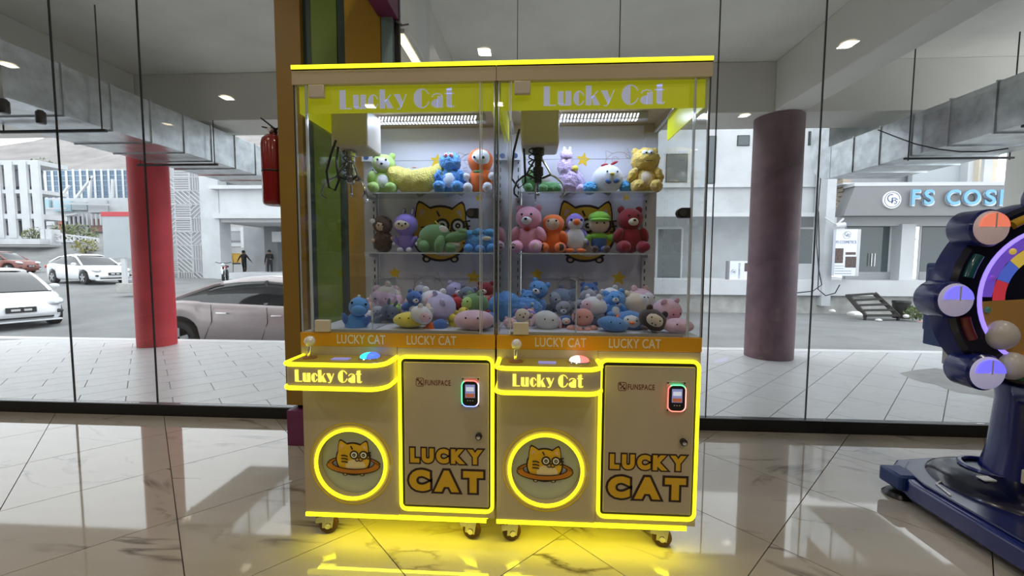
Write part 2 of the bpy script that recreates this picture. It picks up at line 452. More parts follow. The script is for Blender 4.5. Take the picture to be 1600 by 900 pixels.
# striped pillar in front of the glass
ochre = M('ochre_paint', (.29, .165, .02), .5, var=.05, scale=4)
ochre2 = M('golden_ochre_paint', (.46, .28, .012), .5, var=.05, scale=4)
teal_d = M('dark_teal_paint', (.022, .058, .052), .5)
green_p = M('leaf_green_paint', (.15, .25, .03), .5, var=.05, scale=4)
bluegrey = M('blue_grey_paint', (.21, .32, .36), .5)
purple_p = M('purple_paint', (.16, .028, .10), .45)
pil = struct(G().box(-1.41, -.95, .975, 1.29, .26, 3.5).build('striped_pillar', ochre), 'square pillar clad in ochre, green, teal and blue stripes')
G().box(-1.445, -1.285, .90, 1.30, .262, 3.5).build('stripe', ochre, pil, bevel=.003)
for a, b, m, y in ((-1.285, -1.232, teal_d, .93), (-1.232, -1.068, green_p, .925), (-1.068, -1.009, teal_d, .93), (-1.009, -.786, ochre2, .90), (-.786, -.716, bluegrey, .905), (-.716, -.685, black_alu, .945)):
    G().box(a + .001, b - .001, y, .974, .262, 3.5).build('stripe', m, pil, bevel=.002)
G().box(-1.435, -.69, .88, 1.0, 0, .232).build('plinth', purple_p, pil, bevel=.004)
G().box(-1.40, -.96, .95, 1.28, .23, .264).build('shadow_gap', black_alu, pil)
pf = G().box(-.80, -.686, .25, .935, 2.66, 2.95).build('fascia', purple_p, pil, bevel=.003)
G().tube([(-.70, .93, 2.65), (-.66, .93, 2.62), (-.62, .93, 2.625)], .008).build('bracket', chrome, pf)

# ------------------------------------------------------------------ arcade walkway outside
pave = struct(G().box(-14, 9, GY + .03, 4.22, -.75, -.012).build('pavement', M('kerb_concrete', (.55, .56, .57), .85, var=.12, scale=3)), 'raised pale marble pavement')
pav_meshes = {}
TL, TS = .60, .30
for j in range(-4, 40):
    for i in range(-24, 16):
        b0 = -.868 - 3 + TS * j; a0 = -4 + TL * i + (TL / 2 if j % 2 else 0) + 4
        g_ = .003
        P = [((a - b) * SQ, (a + b) * SQ) for a, b in ((a0 + g_, b0 + g_), (a0 + TL - g_, b0 + g_), (a0 + TL - g_, b0 + TS - g_), (a0 + g_, b0 + TS - g_))]
        cx = sum(p[0] for p in P) / 4; cy = sum(p[1] for p in P) / 4
        if not (-9.6 < cx < 5.6 and GY - .3 < cy < 4.4): continue
        whole = min(p[1] for p in P) > GY + .035 and max(p[1] for p in P) < 4.05
        if whole:
            if 'w' not in pav_meshes:
                me = G().slab([(p[0] - cx, p[1] - cy) for p in P], -.012, 0).mesh('paving_slab', False); me.materials.append(marble_out); pav_meshes['w'] = me
            link('paving_slab', pav_meshes['w'], pave, (cx, cy, 0))
        else:
            Q = clip(clip(P, 1, 4.05), 1, GY + .035, False)
            if len(Q) >= 3 and max(p[1] for p in Q) - min(p[1] for p in Q) > .02:
                G().slab([(p[0] - cx, p[1] - cy) for p in Q], -.012, 0).build('paving_slab', marble_out, pave, (cx, cy, 0), smooth=False)
edge_m = M('kerb_marble', (.76, .77, .78), .4, var=.08, scale=4)
for k in range(20):
    G().box(-9.6 + k * .8 + .003, -8.8 + k * .8 - .003, 4.055, 4.225, -.012, .002).build('kerb_stone', edge_m, pave, bevel=.003)

# damp patch on the right paving
wet = [(1405, 583), (1430, 578), (1462, 575), (1490, 580), (1515, 585), (1540, 596), (1575, 612), (1600, 622), (1560, 624), (1530, 617), (1500, 614), (1478, 608), (1462, 601), (1440, 597), (1418, 590)]
wp = [at(a_, b_, Z=.0005) for a_, b_ in wet]; wc = sum((Vector(p_) for p_ in wp), Vector()) / len(wp); n_w = len(wp)
G().add([(wc.x, wc.y, .0014)] + [(p_.x, p_.y, .001) for p_ in wp], [(0, i + 1, (i + 1) % n_w + 1) for i in range(n_w)]).build('damp_patch', M('damp_grey_dirt', (.30, .285, .27), .3, var=.25, scale=5), pave, smooth=False)
# slab, beams and columns over the walkway
struct(G().box(-14, 9, GY + .04, 4.5, 3.55, 3.8).build('ceiling_walkway', concrete), 'grey concrete soffit over the walkway')
struct(G().box(-14, 9, 3.52, 4.15, 2.965, 3.55).build('edge_beam', beam_paint, bevel=.01), 'grey edge beam over the column row')
for cx in (-5.15, -1.0, 3.13):
    struct(G().box(cx - .17, cx + .17, GY + .04, 3.515, 2.97, 3.55).build('cross_beam', beam_paint, bevel=.01), 'grey cross beam under the walkway soffit')
def column(name, cx, cy, r, m, label):
    prof = [(r * (1 + .004 * math.sin(k)), .001 + 2.963 * k / 12) for k in range(13)]
    return struct(G().lathe(prof, (cx, cy, 0), n=36).build(name, m, ang=60), label)
red_col = M('worn_red_paint', (.58, .035, .05), .6, var=.22, scale=3, bump=.1, bscale=14)
maroon_col = M('dusty_maroon_paint', (.155, .085, .10), .55, var=.35, scale=3.5, bump=.1, bscale=14)
column('round_column', -5.13, 3.80, .222, red_col, 'worn bright red round column')
column('round_column', -1.0, 3.78, .25, maroon_col, 'round column behind the claw machines')
column('round_column', 3.13, 3.72, .272, maroon_col, 'dusty dark maroon round column')
struct(G().box(6.08, 6.4, 3.62, 4.0, 0, 2.964).build('square_column', beam_paint, bevel=.01), 'square grey concrete column')

# strip light on the soffit
t = thing('strip_light', 'glowing strip light under the walkway cross beam beside the pillar', 'strip light', (-.90, 2.35, 2.968))
G().box(-.04, .04, -.75, .75, -.03, 0).build('housing', lamp_ring, t)
G().box(-.03, .03, -.74, .74, -.045, -.03).build('diffuser', M('strip_diffuser', (1, .9, .6), .4, emit=2.2, ecol=(1, .86, .5)), t)

# galvanised ducts hung from the soffit
def duct(label, x0, x1, z0, z1, y0, y1, nseg, elbow=False):
    t = thing('air_duct', label, 'air duct', ((x0 + x1) / 2, y0, z0))
    hx = (x1 - x0) / 2; L = (y1 - y0) / nseg; H = z1 - z0
    for k in range(nseg):
        s = G().box(-hx, hx, k * L + .004, (k + 1) * L - .004, 0, H).build('duct_section', galv, t, bevel=.004)
        G().box(-hx - .012, hx + .012, k * L - .006, k * L + .006, -.012, H + .012).build('flange', galv, s)
    if elbow:
        P = [(y1 - y0, 0)] + [(y1 - y0 + .42 * math.sin(R(a)), .42 - .42 * math.cos(R(a))) for a in range(15, 91, 15)] + [(y1 - y0 + .42, H + .9), (y1 - y0 + .05, H + .9), (y1 - y0 + .05, H), (y1 - y0, H)]
        n_ = len(P); vs = [(-hx, a, b) for a, b in P] + [(hx, a, b) for a, b in P]
        fs = [tuple(range(n_)), tuple(range(2 * n_ - 1, n_ - 1, -1))] + [(i, i + n_, (i + 1) % n_ + n_, (i + 1) % n_) for i in range(n_)]
        G().add(vs, [tuple(reversed(f)) for f in fs]).build('elbow', galv, t)
    return t, hx, H
dl, hx, H = duct('long galvanised air duct above the red column, left of the pillar', -4.88, -4.0, 2.46, 2.90, 1.45, 5.2, 9)
for k, yy in enumerate((.68, 2.05)):
    hg = G().bar((-hx - .1, yy, -.05), (hx + .1, yy, -.05), .025).build('trapeze_bar', dark_metal, dl)
    for sx in (-1, 1): G().cyl((sx * (hx + .06), yy, -.06), (sx * (hx + .06), yy, 1.088 if yy < 2.0 else .505), .006, n=8).build('hanger_rod', dark_metal, hg)
dr, hx, H = duct('galvanised air duct with an elbow above the cosmetics shop sign', 4.12, 5.0, 2.33, 2.76, 1.45, 4.25, 7, True)
for k, yy in enumerate((.5, 1.55)):
    hg = G().bar((-hx - .1, yy, -.04), (hx + .1, yy, -.04), .02).build('trapeze_bar', dark_metal, dr)
    for sx in (-1, 1): G().cyl((sx * (hx + .06), yy, -.06), (sx * (hx + .06), yy, 1.218), .006, n=8).build('hanger_rod', dark_metal, hg)
cb = G().tube([at(a_, b_, X=4.0) for a_, b_ in ((1372, 203), (1400, 214), (1430, 225), (1465, 233), (1500, 237), (1540, 237), (1575, 232))], .006)
tag(cb.build('sagging_cable', dark_metal), 'black cable sagging along the right duct', 'cable')
for k, (px_, py_, yy) in enumerate(((10, 166, 1.55), (67, 180, 1.9))):
    p = at(px_, py_, X=-4.0); 
    t = thing('spotlight', ['small black spotlight on the duct at the left picture edge', 'small black spotlight on the duct, right one of the pair'][k], 'spotlight', (-4.02, p.y, 2.448), 0, 'black spotlights under the duct')
    G().cyl((0, 0, -.01), (0, 0, .0), .02, n=12).build('mount', black_alu, t)
    G().lathe([(.03, -.11), (.033, -.10), (.033, -.02), (.028, -.01)], n=16).build('can', black_alu, t)

# ------------------------------------------------------------------ ground beyond
def sm(a, b, x): 
    t = min(1, max(0, (x - a) / (b - a))); return t * t * (3 - 2 * t)
def lerp_t(tab, y):
    for (a, za), (b, zb) in zip(tab, tab[1:]):
        if y <= b: return za + (zb - za) * max(0, (y - a)) / (b - a)
    return tab[-1][1]
ZL = [(4, -.56), (9, -.55), (16, -.12), (26, .2), (29, .35), (34, 2.5), (50, 4.2), (75, 7)]
ZR = [(4, -.56), (9, -.6), (13, -.75), (80, -.75)]
def ground_z(X, Y):
    w = sm(-9, -1, X - .15 * (Y - 10)); w2 = sm(-22, -14, X)
    zl = lerp_t(ZL, Y); zc = lerp_t([(4, -.56), (9, -.55), (16, -.12), (26, .2), (80, .3)], Y)
    z = zl * (1 - w2) + zc * w2
    return z * (1 - w) + lerp_t(ZR, Y) * w
g = G(); nx, ny = 70, 60; vs = []; fs = []
for j in range(ny + 1):
    Y = 4.2 + 75.8 * (j / ny) ** 1.6
    for i in range(nx + 1):
        X = -75 + 115 * i / nx
        vs.append((X, Y, ground_z(X, Y) + .02 * noise.noise(Vector((X * .7, Y * .7, 0))) * (1 if Y > 4.6 else 0)))
for j in range(ny):
    for i in range(nx):
        a = j * (nx + 1) + i; fs.append((a, a + 1, a + nx + 2, a + nx + 1))
struct(g.add(vs, fs).build('road', asphalt, ang=80), 'grey cracked asphalt street')
hill_m = M('bare_hillside', (.27, .255, .245), .95, var=.22, scale=.12, bump=.5, bscale=1.2, stretch=(1, 1, 2.5))
g = G(); vs = []; fs = []
for j in range(25):
    for i in range(51):
        X = -190 + 260 * i / 50; Y = 78 + 110 * j / 24
        vs.append((X, Y, 4 + 62 * (j / 24) ** .8 + 5 * noise.noise(Vector((X * .04, Y * .04, 1))) + 2 * noise.noise(Vector((X * .15, Y * .15, 2)))))
for j in range(24):
    for i in range(50):
        a = j * 51 + i; fs.append((a, a + 1, a + 52, a + 51))
struct(g.add(vs, fs).build('hillside', hill_m, ang=70), 'bare pale hillside behind the buildings')

# ------------------------------------------------------------------ right: shop building
BY = 15.0
def rect_at(g, x0, y0, x1, y1, Ya, Yb):
    """box between two depths whose front face covers the picture rectangle"""
    p = at(x0, y1, Ya); q = at(x1, y0, Ya)
    return g.box(min(p.x, q.x), max(p.x, q.x), Ya, Yb, min(p.z, q.z), max(p.z, q.z))
def R_at(name, m, x0, y0, x1, y1, Ya, Yb, parent=None, bevel=0):
    return rect_at(G(), x0, y0, x1, y1, Ya, Yb).build(name, m, parent, bevel=bevel)
shop_int = M('shop_interior', (.30, .31, .32), .8, var=.1, scale=.8)
shop_glass = M('shop_window_glass', (.055, .075, .08), .06, spec=.7)
plinth_m = M('rough_plinth', (.38, .38, .36), .9, var=.3, scale=2, bump=.5, bscale=8)
grey_fascia = M('grey_fascia_panel', (.20, .205, .21), .5, var=.05, scale=2)
beige = M('beige_render', (.62, .56, .45), .85, var=.1, scale=2)
brick_m = M('pale_brick', (.42, .35, .28), .9, var=.2, scale=3)
sb = thing('shop_building', 'long white two storey shop building across the street on the right', 'building', (0, BY, 0))
sb.location = (0, 0, 0)
R_at('upper_wall', stained_white, 620, 120, 1290, 334, BY, BY + .4, sb)
R_at('ledge', white_paint, 620, 291, 1287, 295, BY - .15, BY, sb)
R_at('ledge', white_paint, 620, 332, 1287, 339, BY - .25, BY, sb)
R_at('recess_wall', M('recess_grey_wall', (.46, .48, .49), .85, var=.08, scale=1.5), 620, 325, 1240, 444, BY + 1.5, BY + 1.8, sb)
R_at('recess_wall', shop_int, 1240, 325, 1292, 444, BY + 1.6, BY + 1.8, sb)
for (a, b, c, d) in ((1105, 212, 1120, 287), (1152, 211, 1172, 228), (1263, 205, 1276, 227), (1040, 240, 1075, 285)):
    w = R_at('window', black_alu, a, b, c, d, BY - .03, BY + .02, sb)
    rect_at(G(), a + 1.2, b + 1.2, c - 1.2, d - 1.2, BY - .04, BY - .03).build('pane', shop_glass, w)
for (a, b, c, d) in ((1024, 355, 1068, 438), (1236, 355, 1280, 440)):
    w = R_at('window', white_paint, a, b, c, d, BY + .9, BY + 1.0, sb)
    rect_at(G(), a + 3, b + 3, c - 3, d - 3, BY + .88, BY + .9).build('pane', shop_glass, w)
R_at('low_partition', white_paint, 1248, 412, 1268, 441, BY + .5, BY + .6, sb)
R_at('platform', white_paint, 620, 441, 1700, 456, BY - .7, BY + 2, sb)
R_at('plinth', plinth_m, 620, 455, 1700, 500, BY - .5, BY + 1, sb)
R_at('pier', stained_white, 1283, 120, 1317, 478, BY - .75, BY - .1, sb)
for k in range(9): R_at('brick', brick_m, 1317, 272 + k * 7, 1330, 278 + k * 7, BY - .2, BY + .2, sb)
R_at('upper_recess', shop_int, 1318, 200, 1560, 290, BY + 1.2, BY + 1.5, sb)
R_at('upper_panel', M('grey_upper_panel', (.40, .43, .45), .7), 1425, 215, 1512, 286, BY + .8, BY + 1.0, sb)
R_at('upper_column', white_paint, 1511, 215, 1528, 286, BY + .5, BY + .8, sb)
R_at('upper_column', beige, 1528, 215, 1562, 286, BY + .3, BY + .7, sb)
R_at('upper_column', stained_white, 1536, 215, 1554, 286, BY + .2, BY + .3, sb)
R_at('upper_wall', stained_white, 1317, 100, 1700, 216, BY + .2, BY + 1.4, sb)
R_at('roof_slab', white_paint, 1317, 283, 1700, 288, BY - .5, BY + 1.2, sb)
R_at('lintel', M('grey_lintel', (.42, .43, .44), .7), 1317, 337, 1700, 353, BY + .05, BY + .4, sb)
for a, b in ((1318, 1400), (1434, 1520), (1545, 1640)):
    w = R_at('window', white_paint, a, 350, b, 442, BY + .35, BY + .45, sb)
    rect_at(G(), a + 2, 353, b - 9, 439, BY + .33, BY + .35).build('pane', shop_glass, w)
    rect_at(G(), a + 2, 425, b - 9, 439, BY + .30, BY + .33).build('window_band', shop_int, w)
for a, b in ((1404, 1432), (1520, 1546)): R_at('pier', white_paint, a, 350, b, 443, BY - .1, BY + .4, sb)
w = R_at('door_pull', chrome, 1361, 396, 1363, 416, BY + .22, BY + .25, sb)
R_at('door_pull', chrome, 1366, 396, 1368, 416, BY + .22, BY + .25, sb)

# sign over the cosmetics shop
sg = thing('shop_sign', 'long grey shop sign with raised blue letters and a round white emblem', 'sign', at(1440, 337, 14.2)); o_ = sg.location.copy()
def loc_rect(x0, y0, x1, y1, Y): p = at(x0, y1, Y); q = at(x1, y0, Y); return p.x - o_.x, q.x - o_.x, p.z - o_.z, q.z - o_.z
a, b, c, d = loc_rect(1318, 289, 1700, 337, 14.2)
G().prism([(a, c), (b, c), (b, d), (a + .35, d)], 0, .5).build('fascia', grey_fascia, sg)
G().box(a + .3, b, -.02, .52, d, d + .12).build('cap', white_paint, sg)
logo_w = M('emblem_white', (.85, .87, .88), .4); logo_n = M('emblem_navy', (.06, .10, .22), .4)
sign_blue = M('letter_blue', (.16, .40, .70), .35, .2); sign_face = M('letter_edge', (.55, .60, .64), .3, .3)
def emblem(px0, px1, py0, py1, Y, par, org, flip=False, y_off=0):
    p = at(px0, py1, Y) - org; q = at(px1, py0, Y) - org; cx, cz = (p.x + q.x) / 2, (p.z + q.z) / 2; r = (q.x - p.x) / 2
    e = G().prism(circ(cx, cz, r), -.06 + y_off, .0 + y_off).build('emblem', logo_w, par)
    g = G(); g.strip(circ(cx, cz, r * .84, None, 36, 0, 360) , r * .07, -.066 + y_off, -.06 + y_off)
    g.strip(circ(cx - r * .1, cz + r * .18, r * .42, None, 14, 70, 300), r * .12, -.066 + y_off, -.06 + y_off)
    g.strip([(cx - r * .02, cz - r * .42), (cx - r * .02, cz + r * .2)], r * .13, -.066 + y_off, -.06 + y_off)
    g.strip([(cx - r * .05, cz + r * .2), (cx + r * .42, cz + r * .2)], r * .11, -.066 + y_off, -.06 + y_off)
    g.strip([(cx - r * .05, cz - r * .05), (cx + r * .28, cz - r * .05)], r * .1, -.066 + y_off, -.06 + y_off)
    g.strip([(cx + r * .62, cz + r * .02), (cx + r * .42, cz + r * .1), (cx + r * .28, cz - r * .05), (cx + r * .5, cz - r * .25), (cx + r * .42, cz - r * .45), (cx + r * .2, cz - r * .42)], r * .11, -.066 + y_off, -.06 + y_off)
    g.build('monogram', logo_n, e, smooth=False)
emblem(1377, 1407, 298, 327, 14.2, sg, o_)
for ch, x0, x1 in (('F', 1419, 1433), ('S', 1438, 1455), ('C', 1473, 1495), ('O', 1499, 1527), ('S', 1532, 1551), ('M', 1555, 1584), ('E', 1590, 1606), ('T', 1610, 1630), ('I', 1634, 1639), ('C', 1643, 1665), ('S', 1670, 1687)):
    a, b, c, d = loc_rect(x0, 297, x1, 320.5, 14.2)
    bk = text('letter', ch, sign_face, a + .03, b + .05, c - .05, d - .03, -.01, sg, .10, .02)
    text('letter_face', ch, sign_blue, a, b, c, d, -.11, bk, .03, .02)

# poster box hanging on the pier, second one leaning on its side
print_dark = M('poster_photo', (.09, .06, .055), .6, var=.8, scale=18)
poster_w = M('poster_white', (.72, .75, .84), .5)
pk = thing('poster_board', 'upright white cosmetics poster board hanging on the white pier', 'poster', at(1324, 432, 13.9)); o_ = pk.location.copy()
a, b, c, d = loc_rect(1303, 358, 1341, 431, 13.9)
G().box(a, b, 0, .14, c, d).build('panel', poster_w, pk, bevel=.005)
G().box(b, b + .10, -.005, .15, c, d).build('edge_frame', white_paint, pk)
def picture_prints(par, Y, xs):
    g = G(); 
    for (x0, y0, x1, y1) in xs:
        aa, bb, cc, dd = loc_rect(x0, y0, x1, y1, Y); g.box(aa, bb, -.006, 0, cc, dd)
    g.build('photo_print', print_dark, par)
picture_prints(pk, 13.9, [(1304, 388, 1318, 411), (1321, 394, 1337, 398), (1320, 401, 1338, 418)])
emblem(1316, 1331, 360, 374, 13.9, pk, o_, y_off=.055)
a, b, c, d = loc_rect(1306, 376, 1338, 380.5, 13.9); text('lettering', 'FS COSMETICS', logo_n, a, b, c, d, 0, pk, .006)
g = G()
for k, yy in enumerate((415, 419, 423, 427)):
    aa, bb, cc, dd = loc_rect(1304, yy, 1318 if k < 2 else 1330, yy + .8, 13.9); g.box(aa, bb, -.004, 0, cc, dd)
g.build('small_print', M('small_print_grey', (.25, .26, .32), .6), pk)
pk = thing('poster_board', 'white cosmetics poster board lying on its side against the grey wall', 'poster', at(1153, 444, 14.5)); o_ = pk.location.copy()
a, b, c, d = loc_rect(1139, 408, 1180, 444, 14.5)
G().box(a - .08, a, -.01, .15, c, d).build('edge_frame', grey_fascia, pk)
G().box(a, b, 0, .14, c, d).build('panel', poster_w, pk, bevel=.005)
emblem(1141, 1151, 419, 430, 14.5, pk, o_, y_off=.055)
a, b, c, d = loc_rect(1153, 411, 1157, 440, 14.5); text('lettering', 'FS COSMETICS', logo_n, a, b, c, d, 0, pk, .006, spin=1)
picture_prints(pk, 14.5, [(1163, 411, 1170, 424)])

# clutter in front of the shop
t = thing('metal_steps', 'rusty dark metal step frame lying on the kerb below the shop', 'steps', at(1365, 498, 12.6)); o_ = t.location.copy()
s0, s1, e0, e1 = at(1324, 461, 13.1) - o_, at(1366, 458, 13.1) - o_, at(1352, 494, 12.6) - o_, at(1404, 494, 12.6) - o_
steel = M('rusty_dark_steel', (.045, .042, .04), .7, .3)
for p, q in ((s0, e0), (s1, e1)): G().bar(p, q, .09, .12).build('stringer', steel, t)
for k in range(5):
    f_ = k / 4.2; G().bar(s0.lerp(e0, f_ + .02), s1.lerp(e1, f_ + .02), .22, .05).build('tread', steel, t)
for p in (e0, e1): G().bar(p, p + Vector((0, .02, -.16)), .06).build('foot', steel, t)
def bush(name, label, px_, py_, Y, r, col, nl=260, sq=.8):
    p = at(px_, py_, Y); t = thing(name, label, 'bush', (p.x, p.y, p.z - r * sq * .9))
    g = G(); rnd = random.Random(int(px_))
    for k in range(nl):
        v = Vector((rnd.gauss(0, 1), rnd.gauss(0, 1), rnd.gauss(0, 1))).normalized() * (r * rnd.uniform(.45, 1)); v.z *= sq; v.z += r * sq * .9
        a = Vector((rnd.gauss(0, 1), rnd.gauss(0, 1), rnd.gauss(0, 1))).normalized() * r * .16; b = a.cross(Vector((rnd.random(), rnd.random(), rnd.random()))).normalized() * r * .07
        g.add([v - a, v + b, v + a, v - b], [(0, 1, 2, 3)])
    tag(g.build('foliage', M('leaves_%s' % name + str(int(px_)), col, .7, var=.3, scale=6), t, smooth=False), kind='stuff')
    g = G()
    for k in range(5): g.cyl((0, 0, 0), (rnd.uniform(-.4, .4) * r, rnd.uniform(-.4, .4) * r, r * sq), r * .04, r * .015, 6)
    g.build('stems', steel, t)
bush('shrub', 'small green shrub beside the black bin under the shop', 1432, 488, 12.4, .32, (.12, .17, .06))
t = thing('waste_bin', 'black bin standing between the step frame and the shrub', 'bin', at(1407, 497, 12.9))
G().lathe([(.22, 0), (.24, .5), (.26, .52), (.26, .55), (.2, .55)], n=16).build('tub', black_alu, t); G().lathe([(.255, .55), (.25, .6), (.05, .62)], n=16).build('lid', black_alu, t)
rock_m = M('pale_rock', (.58, .57, .55), .9, var=.2, scale=4, bump=.5, bscale=10)
for k, (a, b, r, lb) in enumerate(((1336, 491, .22, 'largest pale rock at the foot of the metal steps'), (1415, 494, .12, 'small rock right of the step frame'), (1300, 486, .12, 'pale rock in front of the white pier'), (1372, 500, .10, 'flat pale rock below the step frame'), (1438, 503, .12, 'pinkish rock beside the shrub'))):
    p = at(a, b, 12.3); tag(G().ell((0, 0, 0), (r, r * .7, r * .5), (0, 0, k * 40), 12, 8, .35, 5).build('rock', rock_m if k < 4 else M('pink_rock', (.55, .35, .34), .9, var=.2), None, p), lb, 'rock', 'rocks by the shop kerb')
cab_m = M('black_cable', (.02, .02, .022), .5)
for k, (pts, lb) in enumerate((([(1281, 205), (1287, 232), (1283, 270), (1278, 330), (1276, 380), (1279, 420), (1284, 445), (1270, 455), (1240, 458)], 'black cable running down beside the white pier to the left'),
                  ([(1279, 330), (1280, 400), (1278, 452), (1290, 462), (1305, 458), (1312, 445)], 'black cable looping under the white pier'))):
    tag(G().tube([at(a, b, 14.0) for a, b in pts], .02, 6).build('wall_cable', cab_m), lb, 'cable')
t = thing('security_camera', 'white security camera bracket on the pier above the poster', 'camera', at(1307, 352, 14.0))
G().bar((-.35, .1, .3), (0, 0, 0), .05).build('arm', white_paint, t); G().bar((.3, .1, .25), (0, 0, 0), .05).build('arm', white_paint, t)
G().cyl((-.12, -.1, -.04), (.2, -.12, .0), .1, n=14).build('housing', white_paint, t); G().cyl((.2, -.12, 0), (.23, -.12, 0), .09, n=14).build('lens', logo_n, t)

# ------------------------------------------------------------------ left: lattice screen, white building
LYf = 22.0
lt = thing('lattice_screen', 'white lattice facade screen of slatted squares behind the red column', 'screen', at(295, 446, LYf)); o_ = lt.location.copy()
a, b, c, d = loc_rect(232, 255, 317, 446, LYf)
G().box(a, b, .25, .4, c, d).build('backing', M('screen_backing', (.40, .41, .42), .8), lt)
slat_m = M('screen_slat', (.58, .59, .60), .7)
cw = (b - a) / 4; nr = 9; chh = (d - c) / nr
for i in range(4):
    for j in range(nr):
        x0, z0 = a + i * cw, c + j * chh; g = G(); k = random.Random(i * 31 + j).choice('hvdu')
        g.box(x0, x0 + cw, 0, .06, z0, z0 + .03); g.box(x0, x0 + .03, 0, .06, z0, z0 + chh)
        nS = 6
        for s_ in range(nS):
            f_ = (s_ + .5) / nS
            if k == 'h': g.box(x0 + .03, x0 + cw, .0, .05, z0 + chh * f_ - .015, z0 + chh * f_ + .015)
            elif k == 'v': g.box(x0 + cw * f_ - .012, x0 + cw * f_ + .012, 0, .05, z0, z0 + chh)
            else:
                t_ = -1 + 2 * f_; A = (max(0, t_), max(0, -t_)); B = (min(1, 1 + t_), min(1, 1 - t_))
                if k == 'u': A, B = (1 - A[0], A[1]), (1 - B[0], B[1])
                g.bar((x0 + cw * A[0], .025, z0 + chh * A[1]), (x0 + cw * B[0], .025, z0 + chh * B[1]), .05, .035)
        g.build('slat_square', slat_m, lt, smooth=False)
wb = thing('white_building', 'white building with cornices and an open ground floor left of the pillar', 'building', (0, 0, 0))
R_at('corner_pier', stained_white, 318, 262, 339, 447, LYf - .1, LYf + .8, wb)
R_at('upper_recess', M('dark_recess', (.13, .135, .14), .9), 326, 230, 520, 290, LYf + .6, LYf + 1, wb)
R_at('cornice', white_paint, 326, 288, 560, 295, LYf - .45, LYf + .8, wb)
R_at('fascia', white_paint, 339, 294, 560, 335, LYf - .05, LYf + .6, wb)
R_at('cornice', white_paint, 332, 333, 560, 341, LYf - .35, LYf + .6, wb)
p = at(338, 350, LYf); q = at(560, 342, LYf)
G().box(p.x, q.x, LYf, LYf + 6, p.z + .1, p.z + .3).build('porch_ceiling', M('porch_soffit', (.45, .46, .47), .8), wb)
R_at('inner_pier', stained_white, 383, 345, 415, 435, LYf + 4, LYf + 4.6, wb)
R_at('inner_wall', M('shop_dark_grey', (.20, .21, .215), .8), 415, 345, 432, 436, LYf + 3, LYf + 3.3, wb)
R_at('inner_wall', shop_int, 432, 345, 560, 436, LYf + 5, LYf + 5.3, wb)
R_at('window', white_paint, 425, 362, 438, 378, LYf + 2.8, LYf + 2.9, wb)
R_at('porch_floor', white_paint, 338, 428, 560, 440, LYf - .4, LYf + 7, wb)
bb = thing('back_building', 'low pale building with a boarded window seen through the open porch', 'building', (0, 0, 0))
R_at('wall', stained_white, 330, 355, 400, 432, LYf + 12, LYf + 14, bb)
w = R_at('window', grey_fascia, 344, 361, 379, 378, LYf + 11.9, LYf + 12, bb)
R_at('pane', shop_int, 347, 363, 376, 376, LYf + 11.85, LYf + 11.9, w)
R_at('pier', white_paint, 377, 355, 382, 400, LYf + 11.5, LYf + 12, bb)

# far left: white frame building, blue steel frame, shops, fence
fb = thing('frame_building', 'white open frame building with three storeys at the left edge', 'building', (0, 0, 0))
FY = 42.0
R_at('back_wall', M('frame_infill', (.12, .13, .14), .85, var=.1, scale=.4), -160, 256, 58, 372, FY + 2.5, FY + 3, fb)
for (x0, y0, x1, y1) in ((-160, 250, 58, 259), (-160, 296, 60, 303), (-160, 334, 58, 342), (-160, 368, 50, 374)): R_at('floor_slab', white_paint, x0, y0, x1, y1, FY, FY + 3, fb)
for xx in (-120, -90, -60, -30, -6, 14, 36, 55): R_at('post', white_paint, xx, 252, xx + 3.5, 372, FY - .1, FY + .15, fb)
for xx in (-25, -1, 19, 41):
    for y0, y1 in ((262, 294), (305, 332), (344, 366)):
        w = R_at('window', grey_fascia, xx + 1, y0 + 3, xx + 13, y1 - 2, FY + 2.3, FY + 2.5, fb); R_at('pane', shop_int, xx + 2, y0 + 4, xx + 12, y1 - 3, FY + 2.25, FY + 2.3, w)
bs = thing('steel_frame_building', 'blue glazed building behind white steel framing at the foot of the hill', 'building', (0, 0, 0))
SY = 66.0
R_at('blue_wall', M('blue_glazing', (.09, .15, .22), .4, var=.25, scale=.3), 60, 266, 215, 312, SY, SY + 6, bs); R_at('base_wall', white_paint, 60, 312, 215, 372, SY + .2, SY + 6, bs)
for k in range(14): R_at('mullion', white_paint, 60 + k * 11, 264, 60.5 + k * 11, 312, SY - .08, SY - .03, bs)
for yy in (266, 274, 282, 290, 298, 306): R_at('transom', M('pale_blue_steel', (.45, .55, .62), .6), 60, yy, 215, yy + .5, SY - .1, SY - .05, bs)
for a, b in (((88, 318), (108, 290)), ((118, 310), (145, 276)), ((140, 312), (142, 278)), ((64, 312), (66, 272)), ((176, 312), (176, 280))): G().bar(at(*a, SY - 2), at(*b, SY - 2), .3).build('brace', white_paint, bs)
lw_ = thing('low_shops', 'row of low shops with pale blue boards beyond the parked cars', 'building', (0, 0, 0))
R_at('wall', white_paint, 58, 309, 215, 378, 58, 60, lw_)
for (x0, y0, x1, y1, c) in ((60, 312, 76, 326, (.35, .52, .58)), (84, 314, 110, 330, (.40, .58, .66)), (112, 316, 135, 328, (.45, .5, .52)), (138, 312, 165, 332, (.5, .52, .54)), (92, 340, 100, 360, (.55, .22, .15)), (103, 338, 128, 352, (.06, .06, .07)), (142, 342, 165, 362, (.30, .16, .15)), (62, 345, 85, 352, (.6, .62, .63))):
    R_at('shop_board', M('board_%d_%d' % (x0, y0), c, .7), x0, y0, x1, y1, 57.6, 57.9, lw_)
for k in range(10): R_at('railing_post', white_paint, 100 + k * 7, 334, 101 + k * 7, 352, 57.2, 57.4, lw_)
for (a, b) in (((68, 326), (105, 326)), ((90, 318), (170, 320)), ((80, 340), (120, 334))): G().bar(at(*a, 57), at(*b, 57), .25).build('scaffold_pole', white_paint, lw_)
